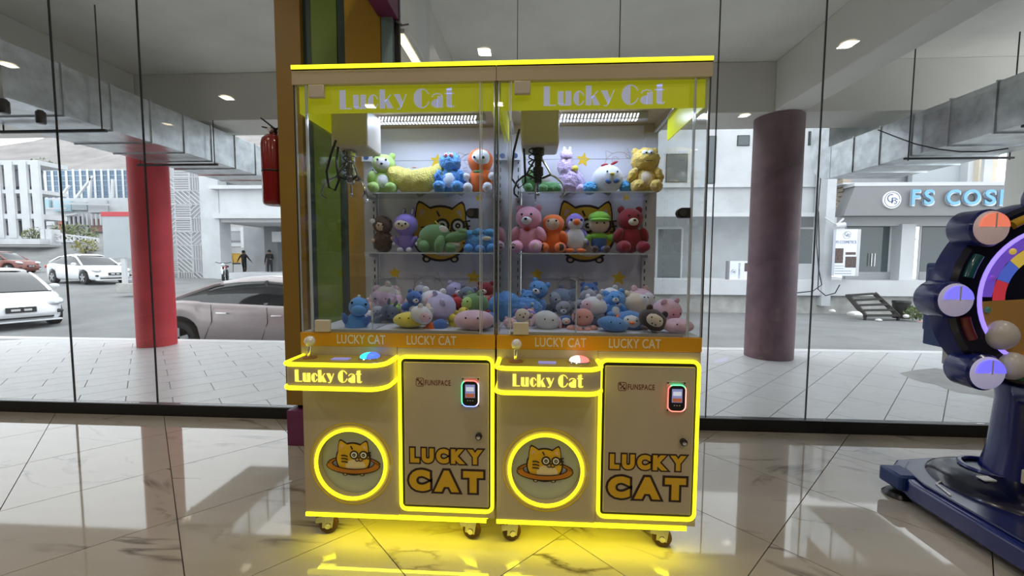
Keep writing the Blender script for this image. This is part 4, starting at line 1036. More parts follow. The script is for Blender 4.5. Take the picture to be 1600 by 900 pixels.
def claw_machine(label, ox, left):
    t = thing('claw_machine', label, 'claw machine', (ox, 0, 0), 0, 'pair of yellow neon claw machines')
    lx = lambda px_, py_, Y: at(px_, py_, Y).x - ox
    # ---- lower cabinet
    CX, CZ, RH = -.2, .354, .142
    cab = G().box(-.4, .4, .06, .70, .138, .848).box(.0, .4, .0, .06, .138, .848).build('lower_cabinet', cream, t, bevel=.004)
    g = G(); n_ = 48; ring = []; edge = []
    x0, x1, z0, z1 = -.4, .0, .138, .848
    angs = sorted([2 * PI * i / n_ for i in range(n_)] + [math.atan2(b - CZ, a - CX) % (2 * PI) for a in (x0, x1) for b in (z0, z1)])
    for a in angs:
        c, s = math.cos(a), math.sin(a); ks = [((x1 if c > 0 else x0) - CX) / c if abs(c) > 1e-9 else 1e9, ((z1 if s > 0 else z0) - CZ) / s if abs(s) > 1e-9 else 1e9]; k = min(ks)
        ring.append((CX + RH * c, CZ + RH * s)); edge.append((CX + k * c, CZ + k * s))
    n_ = len(angs)
    vs = [(x, 0, z) for x, z in ring] + [(x, 0, z) for x, z in edge] + [(x, .06, z) for x, z in ring] + [(x, .06, z) for x, z in edge]
    fs = []
    for i in range(n_):
        j = (i + 1) % n_; fs += [(i, n_ + i, n_ + j, j), (i, j, 2 * n_ + j, 2 * n_ + i), (n_ + i, 3 * n_ + i, 3 * n_ + j, n_ + j)]
    G().add(vs, [tuple(reversed(f)) for f in fs] if False else fs).build('prize_panel', cream, t, smooth=False)
    pr = G().tube([(CX + .147 * math.cos(2 * PI * k / 48), -.006, CZ + .147 * math.sin(2 * PI * k / 48)) for k in range(48)], .0072, 8, True).build('neon_ring', neon, t)
    hs = G(); hs.strip(circ(CX, CZ, .1735, None, 48), .006, -.0015, .0005); hs.strip(circ(CX, CZ, .163, None, 48), .0025, -.0015, .0005)
    hs.build('ring_print', M('mustard_print', (.66, .48, .03), .5), t, smooth=False)
    G().lathe([(.141, .03), (.143, .03), (.143, .0), (.141, .0)], (CX, 0, CZ), 'y', 40).build('hole_sleeve', gun, t) if False else None
    fl = G().prism(circ(CX, CZ, .141, None, 40), .03, .042).build('prize_flap', flap_m, t)
    cat_emblem('cat_emblem', CX - .004, CZ + .006, .070, .03, fl, o=.07)
    # ---- service door
    G().prism(rrect(.018, .386, .181, .803, .008), -.003, .004).build('door_gap', gun, t)
    dr_ = G().prism(rrect(.030, .376, .193, .790, .004), -.010, .0).build('service_door', cream, t, bevel=.0015)
    G().tube([(x, -.007, z) for x, z in rrect(.012, .391, .172, .811, .026)], .0072, 8, True).build('neon_frame', neon, t)
    for body, a, b, c, d in (('LUCKY', .046, .360, .366, .443), ('CAT', .040, .362, .246, .352)):
        outlined_word(body, a + .008, b - .008, c + .008, d - .008, -.010, dr_)
    text('lettering', 'FUNSPACE', cat_d if False else M('maroon_print', (.20, .03, .03), .5), .118, .222, .697, .719, -.010, dr_, .0008, .012, 1.15)
    g = G(); g.strip(rrect(.081, .112, .693, .726, .006) + [(.112, .72)], .0018, -.0112, -.010); g.strip([(.089, .718), (.105, .70)], .003, -.0112, -.010); g.strip([(.105, .718), (.089, .70)], .003, -.0112, -.010)
    for a, b in ((.088, .719), (.105, .701)): g.prism(circ(a, b, .004, None, 10), -.0112, -.010)
    g.build('brand_icon', MATS['maroon_print'], dr_, smooth=False)
    # card reader
    rd = G().box(.266, .341, -.014, -.010, .614, .735).build('card_reader', M('reader_plate', (.55, .5, .42), .3, .4), dr_, bevel=.002)
    G().prism(rrect(.271, .336, .620, .722, .02), -.026, -.014).build('reader_body', black_alu, rd, bevel=.003)
    cols = ([(.9, .15, .12), (.1, .8, .4), (.2, .3, 1), (.6, .5, 1)] if left else [(.1, .8, .3), (1, .15, .12), (1, .2, .15), (1, .35, .3)])
    rp = rrect(.270, .337, .619, .723, .021, 8)
    for k in range(4):
        seg = [rp[(k * 9 + i + 3) % len(rp)] for i in range(10)]
        G().tube([(x, -.024, z) for x, z in seg], .0024, 6).build('status_light', M('status_%d%s' % (k, 'l' if left else 'r'), cols[k], .4, emit=2.2, ecol=cols[k]), rd)
    sc_ = G().box(.284, .323, -.0275, -.026, .655, .708).build('reader_screen', M('reader_screen', (.12, .14, .3), .3, emit=.5, ecol=(.35, .40, .75)), rd)
    G().box(.288, .319, -.029, -.0275, .682, .698).build('screen_banner', M('screen_banner', (.7, .72, .8), .4, emit=.5, ecol=(.7, .75, .9)), rd)
    G().box(.286, .321, -.029, -.0275, .657, .672).build('screen_strip', M('screen_strip', (.45, .12, .06), .4, emit=.3, ecol=(.7, .2, .1)), rd)
    g = G()
    for a in (.294, .304, .314): g.prism(circ(a, .643, .0022, None, 8), -.0275, -.026)
    g.build('reader_icons', post_w, rd)
    g = G()
    for a in (.272, .335):
        for b in (.728, .620): g.prism(circ(a, b, .003, None, 10), -.016, -.014)
    g.build('screws', gun, rd)
    kl = G().lathe([(.0135, -.001), (.0135, -.014), (.010, -.016)], (.337, -.01, .494), 'y', 20).build('key_lock', gun, dr_)
    G().lathe([(.008, -.001), (.008, -.02), (.006, -.021)], (.337, -.01, .494), 'y', 16).build('lock_barrel', chrome, kl)
    # ---- orange band and lettering
    bd = G().box(-.401, .401, -.002, .70, .848, .905).build('orange_band', orange_b, t, bevel=.002)
    text('lettering', 'LUCKY CAT', band_text, -.247, -.046, .860, .8975, -.002, bd, .0012, .012, 1.05)
    text('lettering', 'LUCKY CAT', band_text, .043, .244, .860, .8975, -.002, bd, .0012, .012, 1.05)
    G().box(-.4, .365, -.004, .012, .122, .137).build('neon_strip', neon, t)
    ug = M('yellow_underglow_tape', (1, .9, .02), .4, emit=17.0, ecol=(1, .93, .012))
    for y_ in (.026,): G().box(-.37, .37, y_ - .012, y_ + .012, .130, .137).build('underglow_strip', ug, t)
    # ---- console
    out = [(-.388, .0), (-.388, -.10)] + [(-.358 + .030 * math.cos(R(a)), -.112 + .030 * math.sin(R(a))) for a in range(195, 271, 15)] + [(-.06 + .06 * math.cos(R(a)), -.082 + .06 * math.sin(R(a))) for a in range(270, 361, 15)] + [(.0, .0)]
    cs = G().slab(out, .720, .806).build('console', cream, t, bevel=.002)
    for z in (.808, .717): G().tube([(x * 1.0 - (.002 if x < -.38 else 0), y - .002, z) for x, y in out], .0085, 8).build('neon_trim', neon, cs)
    ins = [(-.198 + (x + .198) * .93, -.004 + (y) * .90) for x, y in out]
    G().slab(ins, .806, .813).build('control_plate', gold_plate, cs)
    G().slab([(-.198 + (x + .198) * 1.02, y * 1.03) for x, y in ins], .806, .8085).build('plate_border', gun, cs)
    g = G(); deco(g, 'Lucky Cat', lx(461, 590, -.143), lx(565, 590, -.143), .742, .787, -.1445, -.142); g.build('lettering', neon_soft, cs, smooth=False) if left else None
    if not left:
        g = G(); deco(g, 'Lucky Cat', lx(801, 598, -.143), lx(911, 598, -.143), .742, .787, -.1445, -.142); g.build('lettering', neon_soft, cs, smooth=False)
    jx = lx(484, 557, -.06) if left else lx(806, 562, -.06)
    js = G().lathe([(.028, .813), (.028, .817), (.012, .82)], (jx, -.06, 0), 'z', 20).build('joystick', M('copper_ring', (.4, .2, .1), .3, .6), cs)
    G().cyl((jx, -.06, .82), (jx + (.002 if left else .0), -.06, .862), .0075, n=12).build('shaft', chrome, js)
    G().ell((jx + .002, -.06, .880), .021, nu=14, nv=9).build('crystal_ball', M('crystal_ball', (.78, .76, .72), .08, .1, coat=1), js)
    dx = lx(533, 559, -.07) if left else lx(855, 563, -.07)
    G().box(dx - .034, dx + .034, -.088, -.055, .813, .816).build('display', M('blue_display', (.25, .25, .55), .3, emit=.35, ecol=(.35, .35, .9)), cs)
    bx_ = lx(578, 558, -.06) if left else lx(905, 563, -.06)
    bt = G().lathe([(.044, .813), (.044, .818), (.040, .822)], (bx_, -.06, 0), 'z', 24).build('push_button', chrome, cs)
    if left: bc = [((.03, .75, .85), -1), ((.05, .12, 1), 1)]
    else: bc = [((.95, .85, .7), -1), ((1, .16, .14), 1)]
    for k, (c, s_) in enumerate(bc):
        g = G(); a0 = 90 if s_ < 0 else -90; P_ = []
        for i in range(6):
            ph = R(90 * i / 5); rr, hh = .038 * math.cos(ph), .822 + .017 * math.sin(ph); P_.append([(bx_ + rr * math.cos(R(a0 + 180 * q / 12)), -.06 + rr * math.sin(R(a0 + 180 * q / 12)), hh) for q in range(13)])
        g.add([p for row in P_ for p in row], [(i * 13 + q, i * 13 + q + 1, (i + 1) * 13 + q + 1, (i + 1) * 13 + q) for i in range(5) for q in range(12)])
        g.build('lit_dome', M('button_glow_%d%s' % (k, 'l' if left else 'r'), c, .3, emit=1.6, ecol=c), bt)
    # ---- casters
    for cx, cy in ((-.335, .075), (.300, .075), (-.335, .62), (.300, .62)):
        ca = G().box(cx - .035, cx + .035, cy - .03, cy + .03, .122, .134).build('caster', post_w, t)
        rot = random.Random(int(cx * 100 + cy * 1000)).uniform(-25, 25)
        g = G(); g.xf = Matrix.Translation((cx, cy, 0)) @ Matrix.Rotation(R(rot + (20 if cx < 0 else -30)), 4, 'Z')
        for s_ in (-1, 1): g.prism([(-.03, .035), (.012, .03), (.026, .12), (-.026, .12)], s_ * .018 - .002, s_ * .018 + .002)
        g.box(-.028, .028, -.02, .02, .112, .122); g.build('fork', claw_chrome, ca)
        g2 = G(); g2.xf = g.xf; g2.lathe([(.018, -.012), (.036, -.013), (.04, -.006), (.04, .006), (.036, .013), (.018, .012)], (-.006, 0, .041), 'y', 20); g2.build('wheel', M('caster_rubber', (.06, .02, .018), .6), ca)
        g3 = G(); g3.xf = g.xf; g3.box(-.055, -.02, -.022, .022, .06, .085); g3.bar((-.04, 0, .085), (-.015, 0, .115), .04, .006); g3.build('brake_pedal', claw_chrome, ca)
        g4 = G(); g4.xf = g.xf; g4.cyl((-.006, -.024, .041), (-.006, .024, .041), .012, n=12); g4.build('axle_bolt', chrome, ca)
    # ---- prize tray, glass
    G().box(-.395, .395, .012, .69, .893, .9055).build('prize_tray', post_w, t)
    G().box(-.346, .330, .002, .012, .905, .917).build('door_rail', M('door_rail_grey', (.42, .40, .37), .35, .3), t)
    for s_ in (-1, 1):
        sp = G().box(s_ * .397 - .003, s_ * .397 + .003, .008, .66, .905, 1.888).build('side_glass', mglass, t)
        G().box(s_ * .397 - .0035, s_ * .397 + .0035, .0035, .0085, .905, 1.888).build('glass_edge', edge_glass, sp)
        a, b = (-.399, -.353) if s_ < 0 else (.348, .399)
        fp = G().box(a, b, .0, .006, .905, 1.888).build('corner_glass', mglass, t)
        e = -.3535 if s_ < 0 else .3475; G().box(e - .0012, e + .0012, -.001, .007, .905, 1.888).build('glass_edge', edge_glass, fp)
        G().box(s_ * .3995 - .0012, s_ * .3995 + .0012, -.001, .003, .905, 1.888).build('corner_trim', gun, fp)
    dg_ = G().box(-.346, .341, -.004, .002, .910, 1.884).build('glass_door', mglass, t)
    for e in (-.346, .341): G().box(e - .002, e + .002, -.006, .003, .910, 1.884).build('glass_edge', edge_glass, dg_)
    for z0_, z1_ in ((1.835, 1.884), (.908, .957)): G().box(-.335, -.273, -.012, .006, z0_, z1_).build('hinge', cream_hi, dg_, bevel=.003)
    lk = G().prism([(.335, 1.366), (.335, 1.404)] + [(.306 + .019 * math.cos(R(a)), 1.385 + .019 * math.sin(R(a))) for a in range(90, 271, 15)], -.016, .01).build('door_lock', gun, dg_)
    G().lathe([(.014, -.001), (.014, -.006), (.011, -.006)], (.306, -.016, 1.385), 'y', 20).build('lock_barrel', M('dark_chrome', (.2, .2, .2), .25, .9), lk)
    # ---- back board
    bk = G().box(-.326, .330, .68, .69, .905, 1.93).build('back_board', back_w, t)
    G().box(-.32, .325, .6785, .68, 1.755, 1.757).build('board_joint', MATS['screen_backing'], bk)
    cat_emblem('cat_print', .025, 1.352, .152, .6795, bk, ring=False, o=.07)
    g = G()
    for a, b, r, q in ((-.239, 1.127, .038, 92), (.213, 1.108, .044, 85), (.008, 1.752, .042, 80), (.243, 1.555, .03, 95)): star(g, a, b, r, .6792, q)
    g.build('star_print', star_y, bk, smooth=False)
    g = G()
    for (a, b, r) in ((-.045, 1.03, .088), (.20, 1.72, .075)):
        g.strip(circ(a, b, r, r * .95, 32), .004, .6785, .6798)
        for (da, db, rr) in ((-.02, .03, .018), (.05, .055, .015)): g.strip(circ(a + da, b + db, rr, None, 14), .003, .6785, .6798)
        g.strip([(a - r * .9, b + r * .45), (a - r * .95, b + r * 1.05), (a - r * .4, b + r * .85)], .004, .6785, .6798); g.strip([(a + r * .35, b + r * .9), (a + r * .6, b + r * 1.2), (a + r * .8, b + r * .6)], .004, .6785, .6798)
        for k in range(3): g.strip([(a - r * .6, b - .01 - .014 * k), (a - r * .3, b - .002 - .016 * k)], .003, .6785, .6798)
    g.build('faint_cat_outline', faint, bk, smooth=False)
    for s_ in (-1, 1):
        po = G().box(min(s_ * .4, s_ * .33), max(s_ * .4, s_ * .33), .655, .70, .905, 1.888).build('slotted_post', post_w, t, bevel=.002)
        g = G()
        for k in range(20): g.box(s_ * .345 - .0025, s_ * .345 + .0025, .6535, .656, .97 + k * .042, .992 + k * .042)
        g.build('slots', gun, po)
    for z in (1.548, 1.239):
        sh = G().box(-.335, .345, .49, .678, z - .004, z + .002).build('glass_shelf', acrylic, t)
        G().box(-.335, .345, .4885, .491, z - .0045, z + .0025).build('shelf_edge', edge_glass, sh)
        for s_ in (-1, 1): G().box(s_ * .345 - .012, s_ * .345 + .012, .55, .665, z - .02, z - .004).build('shelf_bracket', post_w, sh)
    # ---- header
    hd = G().box(-.403, .403, -.006, .016, 1.888, 1.945).box(-.403, -.387, .016, .70, 1.888, 1.945).box(.387, .403, .016, .70, 1.888, 1.945).box(-.387, .387, .684, .70, 1.888, 1.945).box(-.403, .403, -.006, .70, 1.940, 1.950).build('header', cream, t)
    G().box(-.403, .403, -.010, .006, 1.946, 1.960).build('neon_strip', neon, hd)
    sp = G().box(-.388, .388, .018, .023, 1.784, 1.888).box(-.388, -.383, .023, .45, 1.784, 1.888).box(.383, .388, .023, .45, 1.784, 1.888).build('sign_panel', sign_yel, hd)
    g = G(); deco(g, 'Lucky Cat', -.222, .237, 1.799, 1.872, .0165, .018); g.build('lettering', sign_txt, sp, smooth=False)
    # ---- lamp, gantry, claw
    lp = G().box(-.31, .30, .49, .535, 1.905, 1.938).build('led_lamp', M('led_housing', (.5, .5, .52), .3, .5), t)
    g = G()
    for k in range(30):
        x = -.25 + k * .017; g.add([(x, .4895, 1.909), (x + .008, .4895, 1.909), (x + .014, .4895, 1.930), (x + .006, .4895, 1.930)], [(0, 1, 2, 3)]); g.add([(x, .492, 1.9045), (x + .009, .492, 1.9045), (x + .009, .53, 1.9045), (x, .53, 1.9045)], [(3, 2, 1, 0)])
    g.build('led_row', led_m, lp)
    area_light('led_light', (0, .46, 1.90), (R(-8), 0, 0), .58, .05, 3.4, (.58, .70, 1), lp)
    ga = G().tube([(-.38, .34, 1.915), (.38, .34, 1.915)], .009).tube([(-.38, .30, 1.915), (.38, .30, 1.915)], .006).build('gantry_rail', gun, t)
    for s_ in (-1, 1):
        G().tube([(s_ * .372, .05, 1.90), (s_ * .372, .62, 1.88)], .008).build('side_rail', claw_chrome, t)
        bl = G().box(s_ * .36 - .025, s_ * .36 + .025, .60, .64, 1.735, 1.78).build('rail_stop', post_w, t); G().cyl((s_ * .36, .598, 1.757), (s_ * .36, .60, 1.757), .014, n=14).build('wheel_cap', logo_n, bl)
    b0, b1 = (lx(516, 200, .24), lx(573, 200, .24)) if left else (lx(814, 200, .24), lx(874, 200, .24))
    mb = G().box(b0, b1, .24, .42, 1.712, 1.895).build('claw_carriage', cream_hi, t, bevel=.012)
    ccx = (lx(548, 250, .30) if left else lx(841, 250, .30)); cy = .30; zt = 1.712
    cl = G().lathe([(.020, -.03), (.028, -.028), (.028, -.002), (.022, .0)], (ccx, cy, zt), 'z', 18).build('claw', gun if not left else claw_chrome, t)
    cm = gun if not left else claw_chrome
    G().lathe([(.013, -.155), (.018, -.15), (.018, -.125), (.024, -.12), (.024, -.085), (.016, -.08), (.016, -.055), (.02, -.05), (.02, -.03)], (ccx, cy, zt), 'z', 18).build('solenoid', cm, cl)
    G().cyl((ccx, cy, zt - .155), (ccx, cy, zt - .20), .004, n=8).build('tip_rod', claw_chrome, cl); G().ell((ccx, cy, zt - .205), (.008, .008, .01), nu=10, nv=6).build('tip_ball', claw_chrome, cl)
    for k in range(3):
        a = R(200 + 120 * k + (0 if left else 15)); dx, dy = math.cos(a), math.sin(a)
        pts = [(ccx + dx * r_, cy + dy * r_, zt + z_) for r_, z_ in ((.018, -.05), (.045, -.09), (.065, -.125), (.05, -.14), (.085, -.135), (.115, -.16), (.13, -.195), (.128, -.215), (.108, -.228))]
        pts = pts[:3] + pts[4:]
        G().tube(pts, .0045, 7).build('claw_finger', claw_chrome if k else cm, cl)
        G().bar((ccx + dx * .02, cy + dy * .02, zt - .135), (ccx + dx * .066, cy + dy * .066, zt - .122), .008).build('link', gun, cl)
    lo = [(b0 - .01, .3, 1.80), (b0 - .035, .3, 1.70), (b0 - .045, .3, 1.58), (b0 - .01, .3, 1.535), (b0 + .02, .3, 1.56), (b0 + .015, .3, 1.66), (b0 + .01, .3, 1.74)] if not left else [(b0 + .03, .23, 1.74), (b0 + .012, .22, 1.68), (b0 - .012, .22, 1.60), (b0 - .004, .22, 1.53), (b0 + .025, .22, 1.515), (b0 + .045, .22, 1.56), (b0 + .035, .22, 1.64), (b0 + .03, .25, 1.72)]
    G().tube(lo, .0055, 7).build('claw_cable', gun, mb)
    ws = [(b0 + .045 + .012 * math.sin(k * 1.3), .29 + .012 * math.cos(k * 1.3), 1.72 - k * .0055) for k in range(28)]
    G().tube(ws, .003, 5).build('coiled_lead', gun, mb)
    # ---- prize chute
    cx_ = -.125 if left else -.083
    ch = G().box(cx_, cx_ + .004, .06, .36, .9055, 1.12).build('chute_wall', acrylic, t)
    G().box(cx_ - .0005, cx_ + .0045, .058, .061, .9055, 1.12).build('acrylic_edge', edge_glass, ch)
    G().box(cx_ + .0, cx_ + .004, .06, .36, 1.119, 1.121).build('acrylic_edge', edge_glass, ch)
    G().box(-.393, cx_, .36, .364, .9055, 1.12).build('chute_wall', acrylic, t)
    return t
claw_machine('left claw machine with blue lit button and card reader, beside the striped pillar', -.404, True)
claw_machine('right claw machine with red lit button, nearer the blue wheel game', .404, False)
# ================================================================== PLUSH TOYS
PM = {}
def plush_m(name, col, fluffy=False):
    k = name + ('_fluffy' if fluffy else '')
    return M('plush_' + k, col, .95, var=.16 if fluffy else .08, scale=40, bump=.9 if fluffy else .35, bscale=140 if fluffy else 420, sheen=.35)
eye_k = M('toy_eye_black', (.01, .01, .012), .12); toy_w = plush_m('white', (.72, .72, .74)); toy_cream = plush_m('cream', (.72, .62, .48))
lime = plush_m('lime', (.42, .62, .16)); lemon = plush_m('lemon', (.80, .68, .16), True); sky = plush_m('sky_blue', (.10, .32, .72)); skyf = plush_m('sky_blue', (.12, .36, .76), True)
orng = plush_m('orange', (.85, .17, .02)); brown = plush_m('brown', (.10, .055, .03), True); violet = plush_m('violet', (.27, .20, .62)); croc = plush_m('moss_green', (.16, .30, .11))
lilac = plush_m('lilac', (.66, .50, .74), True); honey = plush_m('honey', (.78, .55, .12), True); pinkp = plush_m('pink', (.80, .36, .46)); palepink = plush_m('pale_pink', (.76, .50, .58)); crimson = plush_m('crimson', (.26, .008, .016)); redp = plush_m('red', (.42, .015, .02))
grn = plush_m('bright_green', (.24, .56, .05)); denim = plush_m('denim_blue', (.06, .13, .34)); greyp = plush_m('grey', (.33, .34, .38)); slate = plush_m('slate', (.15, .19, .27)); peach = plush_m('peach', (.80, .45, .33)); royal = plush_m('royal_blue', (.07, .17, .48)); choco = plush_m('chocolate', (.045, .025, .02)); salmon = plush_m('salmon', (.70, .32, .27)); yel_t = plush_m('yellow', (.80, .66, .08)); cyan_t = plush_m('cyan', (.10, .42, .78), True); dgreen = plush_m('fern_green', (.10, .28, .08), True); tagpaper = M('paper_tag', (.75, .73, .68), .7); lav = plush_m('lavender', (.50, .46, .70)); skin_t = plush_m('beige_face', (.62, .45, .33))
TN = [0]
def toy(name, label, loc, s, rz=0, parts=(), rot=None, group=None):
    """parts: (part name, material, [(centre, radii, rotation)...], fuzz)"""
    TN[0] += 1
    t = thing(name, label, 'plush toy', loc, 0, group, rot=rot or (0, 0, R(rz)))
    for p in parts:
        pn, m, els = p[0], p[1], p[2]; fz = p[3] if len(p) > 3 else 0
        for e in els:
            c = e[0]; r = e[1] if hasattr(e[1], '__len__') else (e[1],) * 3; ro = e[2] if len(e) > 2 else (0, 0, 0)
            big = max(r) > .15; g = G()
            if big and not fz: fz_ = .05
            else: fz_ = fz
            g.ell(tuple(v * s for v in c), tuple(v * s for v in r), ro, (34 if fz else 20) if big else 10, (24 if fz else 14) if big else 7, fz_ * (1.5 if fz else 1), (13 if fz else 5) / s, TN[0])
            g.build(pn, m, t, ang=180)
    return t
def bear(m, muzzle=None, belly=None, face=None, ears='round', pads=None, fz=0, eyes=True, nose=eye_k, ear_m=None, headk=1.0):
    h = headk
    P = [('body', m, [((0, 0, .30), (.29, .22, .31))], fz), ('head', m, [((0, -.03, .74), (.285 * h, .245 * h, .25 * h))], fz),
         ('arm', m, [((-.29, -.10, .39), (.10, .13, .18), (25, 22, 0)), ((.29, -.10, .39), (.10, .13, .18), (25, -22, 0))], fz),
         ('leg', m, [((-.21, -.24, .13), (.135, .22, .135), (0, 0, 14)), ((.21, -.24, .13), (.135, .22, .135), (0, 0, -14))], fz)]
    em = ear_m or m
    if ears == 'round': P.append(('ear', em, [((-.20 * h, 0, .95), (.085, .05, .085)), ((.20 * h, 0, .95), (.085, .05, .085))], fz))
    if ears == 'bunny': P.append(('ear', em, [((-.10, 0, 1.06), (.055, .04, .15), (0, -8, 0)), ((.12, 0, 1.05), (.055, .04, .15), (0, 12, 0))], fz))
    if pads: P.append(('foot_pad', pads, [((-.235, -.42, .13), (.085, .035, .088)), ((.235, -.42, .13), (.085, .035, .088))]))
    if belly: P.append(('belly', belly, [((0, -.16, .30), (.15, .09, .17))]))
    zf = -.03
    if face: P.append(('face', face, [((0, -.14, .73), (.21, .15, .18))])); zf = -.06
    if muzzle: P.append(('muzzle', muzzle, [((0, -.25, .67), (.115, .08, .085))]))
    if eyes: P.append(('eye', eye_k, [((-.10, -.245 + (zf + .03) * .9, .80), .027), ((.10, -.245 + (zf + .03) * .9, .80), .027)]))
    if nose: P.append(('nose', nose, [((0, -.325 if muzzle else -.29, .70), (.035, .025, .027))]))
    return P
def ball(m, face=None, spots=None, ears=None, feet=None, fz=0, beak=None, wing=None):
    P = [('body', m, [((0, 0, .5), (.5, .45, .37))], fz)]
    if face: P.append(('face', face, [((0, -.24, .52), (.34, .24, .25))]))
    if spots: P.append(('patch', spots, [((.32, -.22, .36), (.16, .14, .12)), ((-.28, .0, .74), (.16, .14, .10))]))
    if ears: P.append(('ear', ears, [((-.28, 0, .84), (.12, .08, .13)), ((.28, 0, .84), (.12, .08, .13))]))
    if feet: P.append(('foot', feet, [((-.2, -.32, .16), (.14, .17, .06)), ((.2, -.32, .16), (.14, .17, .06))]))
    if beak: P.append(('beak', beak, [((0, -.50, .52), (.10, .13, .05))]))
    if wing: P.append(('wing', wing, [((-.5, 0, .45), (.08, .2, .25), (0, 15, 0)), ((.5, 0, .45), (.08, .2, .25), (0, -15, 0))]))
    P.append(('eye', eye_k, [((-.15, -.435, .60), .028), ((.15, -.435, .60), .028)]))
    return P
def cushion(m, face=None):
    return [('body', m, [((0, 0, .24), (.5, .44, .24))]), ('eye', eye_k, [((-.14, -.40, .34), .024), ((.14, -.40, .34), .024)])] + ([('patch', face, [((.25, -.25, .3), (.14, .12, .1))]), ] if face else [])
def S(px_, base_z, Y): p = at(px_, 300, Y); return (p.x, Y, base_z)
Z1, Z2 = 1.5525, 1.2435
PXM = FPX / 2.2
GU1, GM1, GU2, GM2 = ('plush toys on the %s shelf of the %s machine' % (a, b) for b in ('left', 'right') for a in ('upper', 'middle'))
# upper shelf, left machine
toy('teddy_bear', 'lime green bear with a white face on the upper left shelf', S(601, Z1, .58), .215, 8, bear(lime, belly=toy_w, face=toy_w, pads=lime), group=GU1)
def crescent_body(m, t, s):
    pts = []; rad = []
    for k in range(25):
        a = R(188 + 166 * k / 24); pts.append((.66 * math.cos(a) * s, 0, (.74 + .50 * math.sin(a)) * s)); rad.append(s * (.03 + .27 * math.sin(PI * k / 24) ** .55))
    g = G().tube(pts, rad, 20)
    g.v = [tuple(Vector(v) * 1.0 + Vector((noise.noise(Vector(v) * 55), noise.noise(Vector(v) * 55 + Vector((9, 0, 0))), noise.noise(Vector(v) * 55 + Vector((0, 9, 0))))) * .012) for v in g.v]
    g.build('body', m, t, ang=180)
def crescent(m, s):
    out = []
    for k in range(9):
        a = R(200 + 140 * k / 8); rr = .30 * math.sin(PI * (k + 1.1) / 10.2) ** .6
        out.append(((.62 * math.cos(a), 0, .72 + .52 * math.sin(a)), (rr * .62, rr * .62, rr * .75)))
    return [('body', m, out, .16)]
toy('moon_cushion', 'fluffy lemon yellow crescent cushion between the green bear and blue toy', S(649, Z1 + .014, .58), .235, 0, [('stitched_mouth', peach, [((0.05, -.22, .50), (.06, .02, .015))])], group=GU1); crescent_body(lemon, bpy.data.objects['moon_cushion'], .215)
toy('plush_monster', 'fluffy blue sitting toy with pink eyes and white belly', S(704, Z1, .58), .225, 0, bear(skyf, belly=toy_w, ears=None, fz=.12, eyes=False, nose=None, headk=.92, pads=sky) + [('eye_patch', pinkp, [((-.06, -.22, .86), (.06, .04, .05)), ((.06, -.22, .86), (.06, .04, .05))]), ('pupil', eye_k, [((-.05, -.26, .86), .014), ((.05, -.26, .86), .014)])], group=GU1)
toy('hooded_doll', 'orange hooded doll with a white face and white paws', S(751, Z1, .575), .235, -6, [('body', orng, [((0, 0, .30), (.27, .2, .31))]), ('hood', orng, [((0, -.01, .73), (.29, .23, .27))]), ('face', toy_w, [((.03, -.13, .76), (.215, .13, .19))]), ('paw', toy_w, [((-.30, -.14, .36), (.10, .1, .09)), ((.30, -.14, .36), (.10, .1, .09)), ((-.22, -.28, .10), (.11, .12, .11)), ((.22, -.28, .10), (.11, .12, .11))]), ('bow', dgreen, [((0, -.24, .45), (.12, .03, .03))]), ('eye', eye_k, [((-.08, -.26, .76), .03), ((.12, -.26, .75), .032)])], group=GU1)
# middle shelf, left machine
toy('furry_doll', 'brown furry doll with a small beige face at the left shelf end', S(597, Z2, .585), .205, 20, [('body', brown, [((0, 0, .3), (.25, .2, .31))], .1), ('head', brown, [((0, -.02, .72), (.25, .22, .24))], .1), ('face', skin_t, [((-.05, -.14, .68), (.13, .12, .13))]), ('hand', skin_t, [((-.24, -.12, .3), (.05, .06, .06)), ((.24, -.12, .36), (.05, .06, .06))]), ('eye', eye_k, [((-.10, -.25, .70), .02), ((0, -.255, .70), .02)]), ('tag', tagpaper, [((-.25, -.16, .80), (.07, .01, .06))])], group=GM1)
toy('doll', 'violet plush doll with pale oval face and two short ears', S(634, Z2, .58), .222, 0, [('body', violet, [((0, 0, .27), (.21, .16, .25))]), ('head', violet, [((0, -.02, .66), (.30, .25, .27))]), ('face', toy_cream, [((-.02, -.15, .65), (.215, .135, .155))]), ('ear', violet, [((-.06, 0, .96), (.06, .04, .12), (0, 16, 0)), ((.16, 0, .97), (.06, .04, .12), (0, 12, 0))]), ('ear_lining', toy_w, [((-.06, -.03, .97), (.03, .02, .08), (0, 16, 0)), ((.16, -.03, .98), (.03, .02, .08), (0, 12, 0))]), ('arm', violet, [((-.22, -.08, .28), (.06, .09, .13), (20, -15, 0)), ((.22, -.08, .28), (.06, .09, .13), (20, 30, 0))]), ('hand', toy_w, [((-.27, -.12, .2), .045), ((.29, -.12, .2), .045)]), ('foot', toy_w, [((-.11, -.14, .06), (.075, .1, .06)), ((.11, -.14, .06), (.075, .1, .06))]), ('eye', eye_k, [((-.09, -.275, .67), .026), ((.07, -.275, .67), .026)]), ('nose', eye_k, [((-.01, -.287, .62), .02)])], group=GM1)
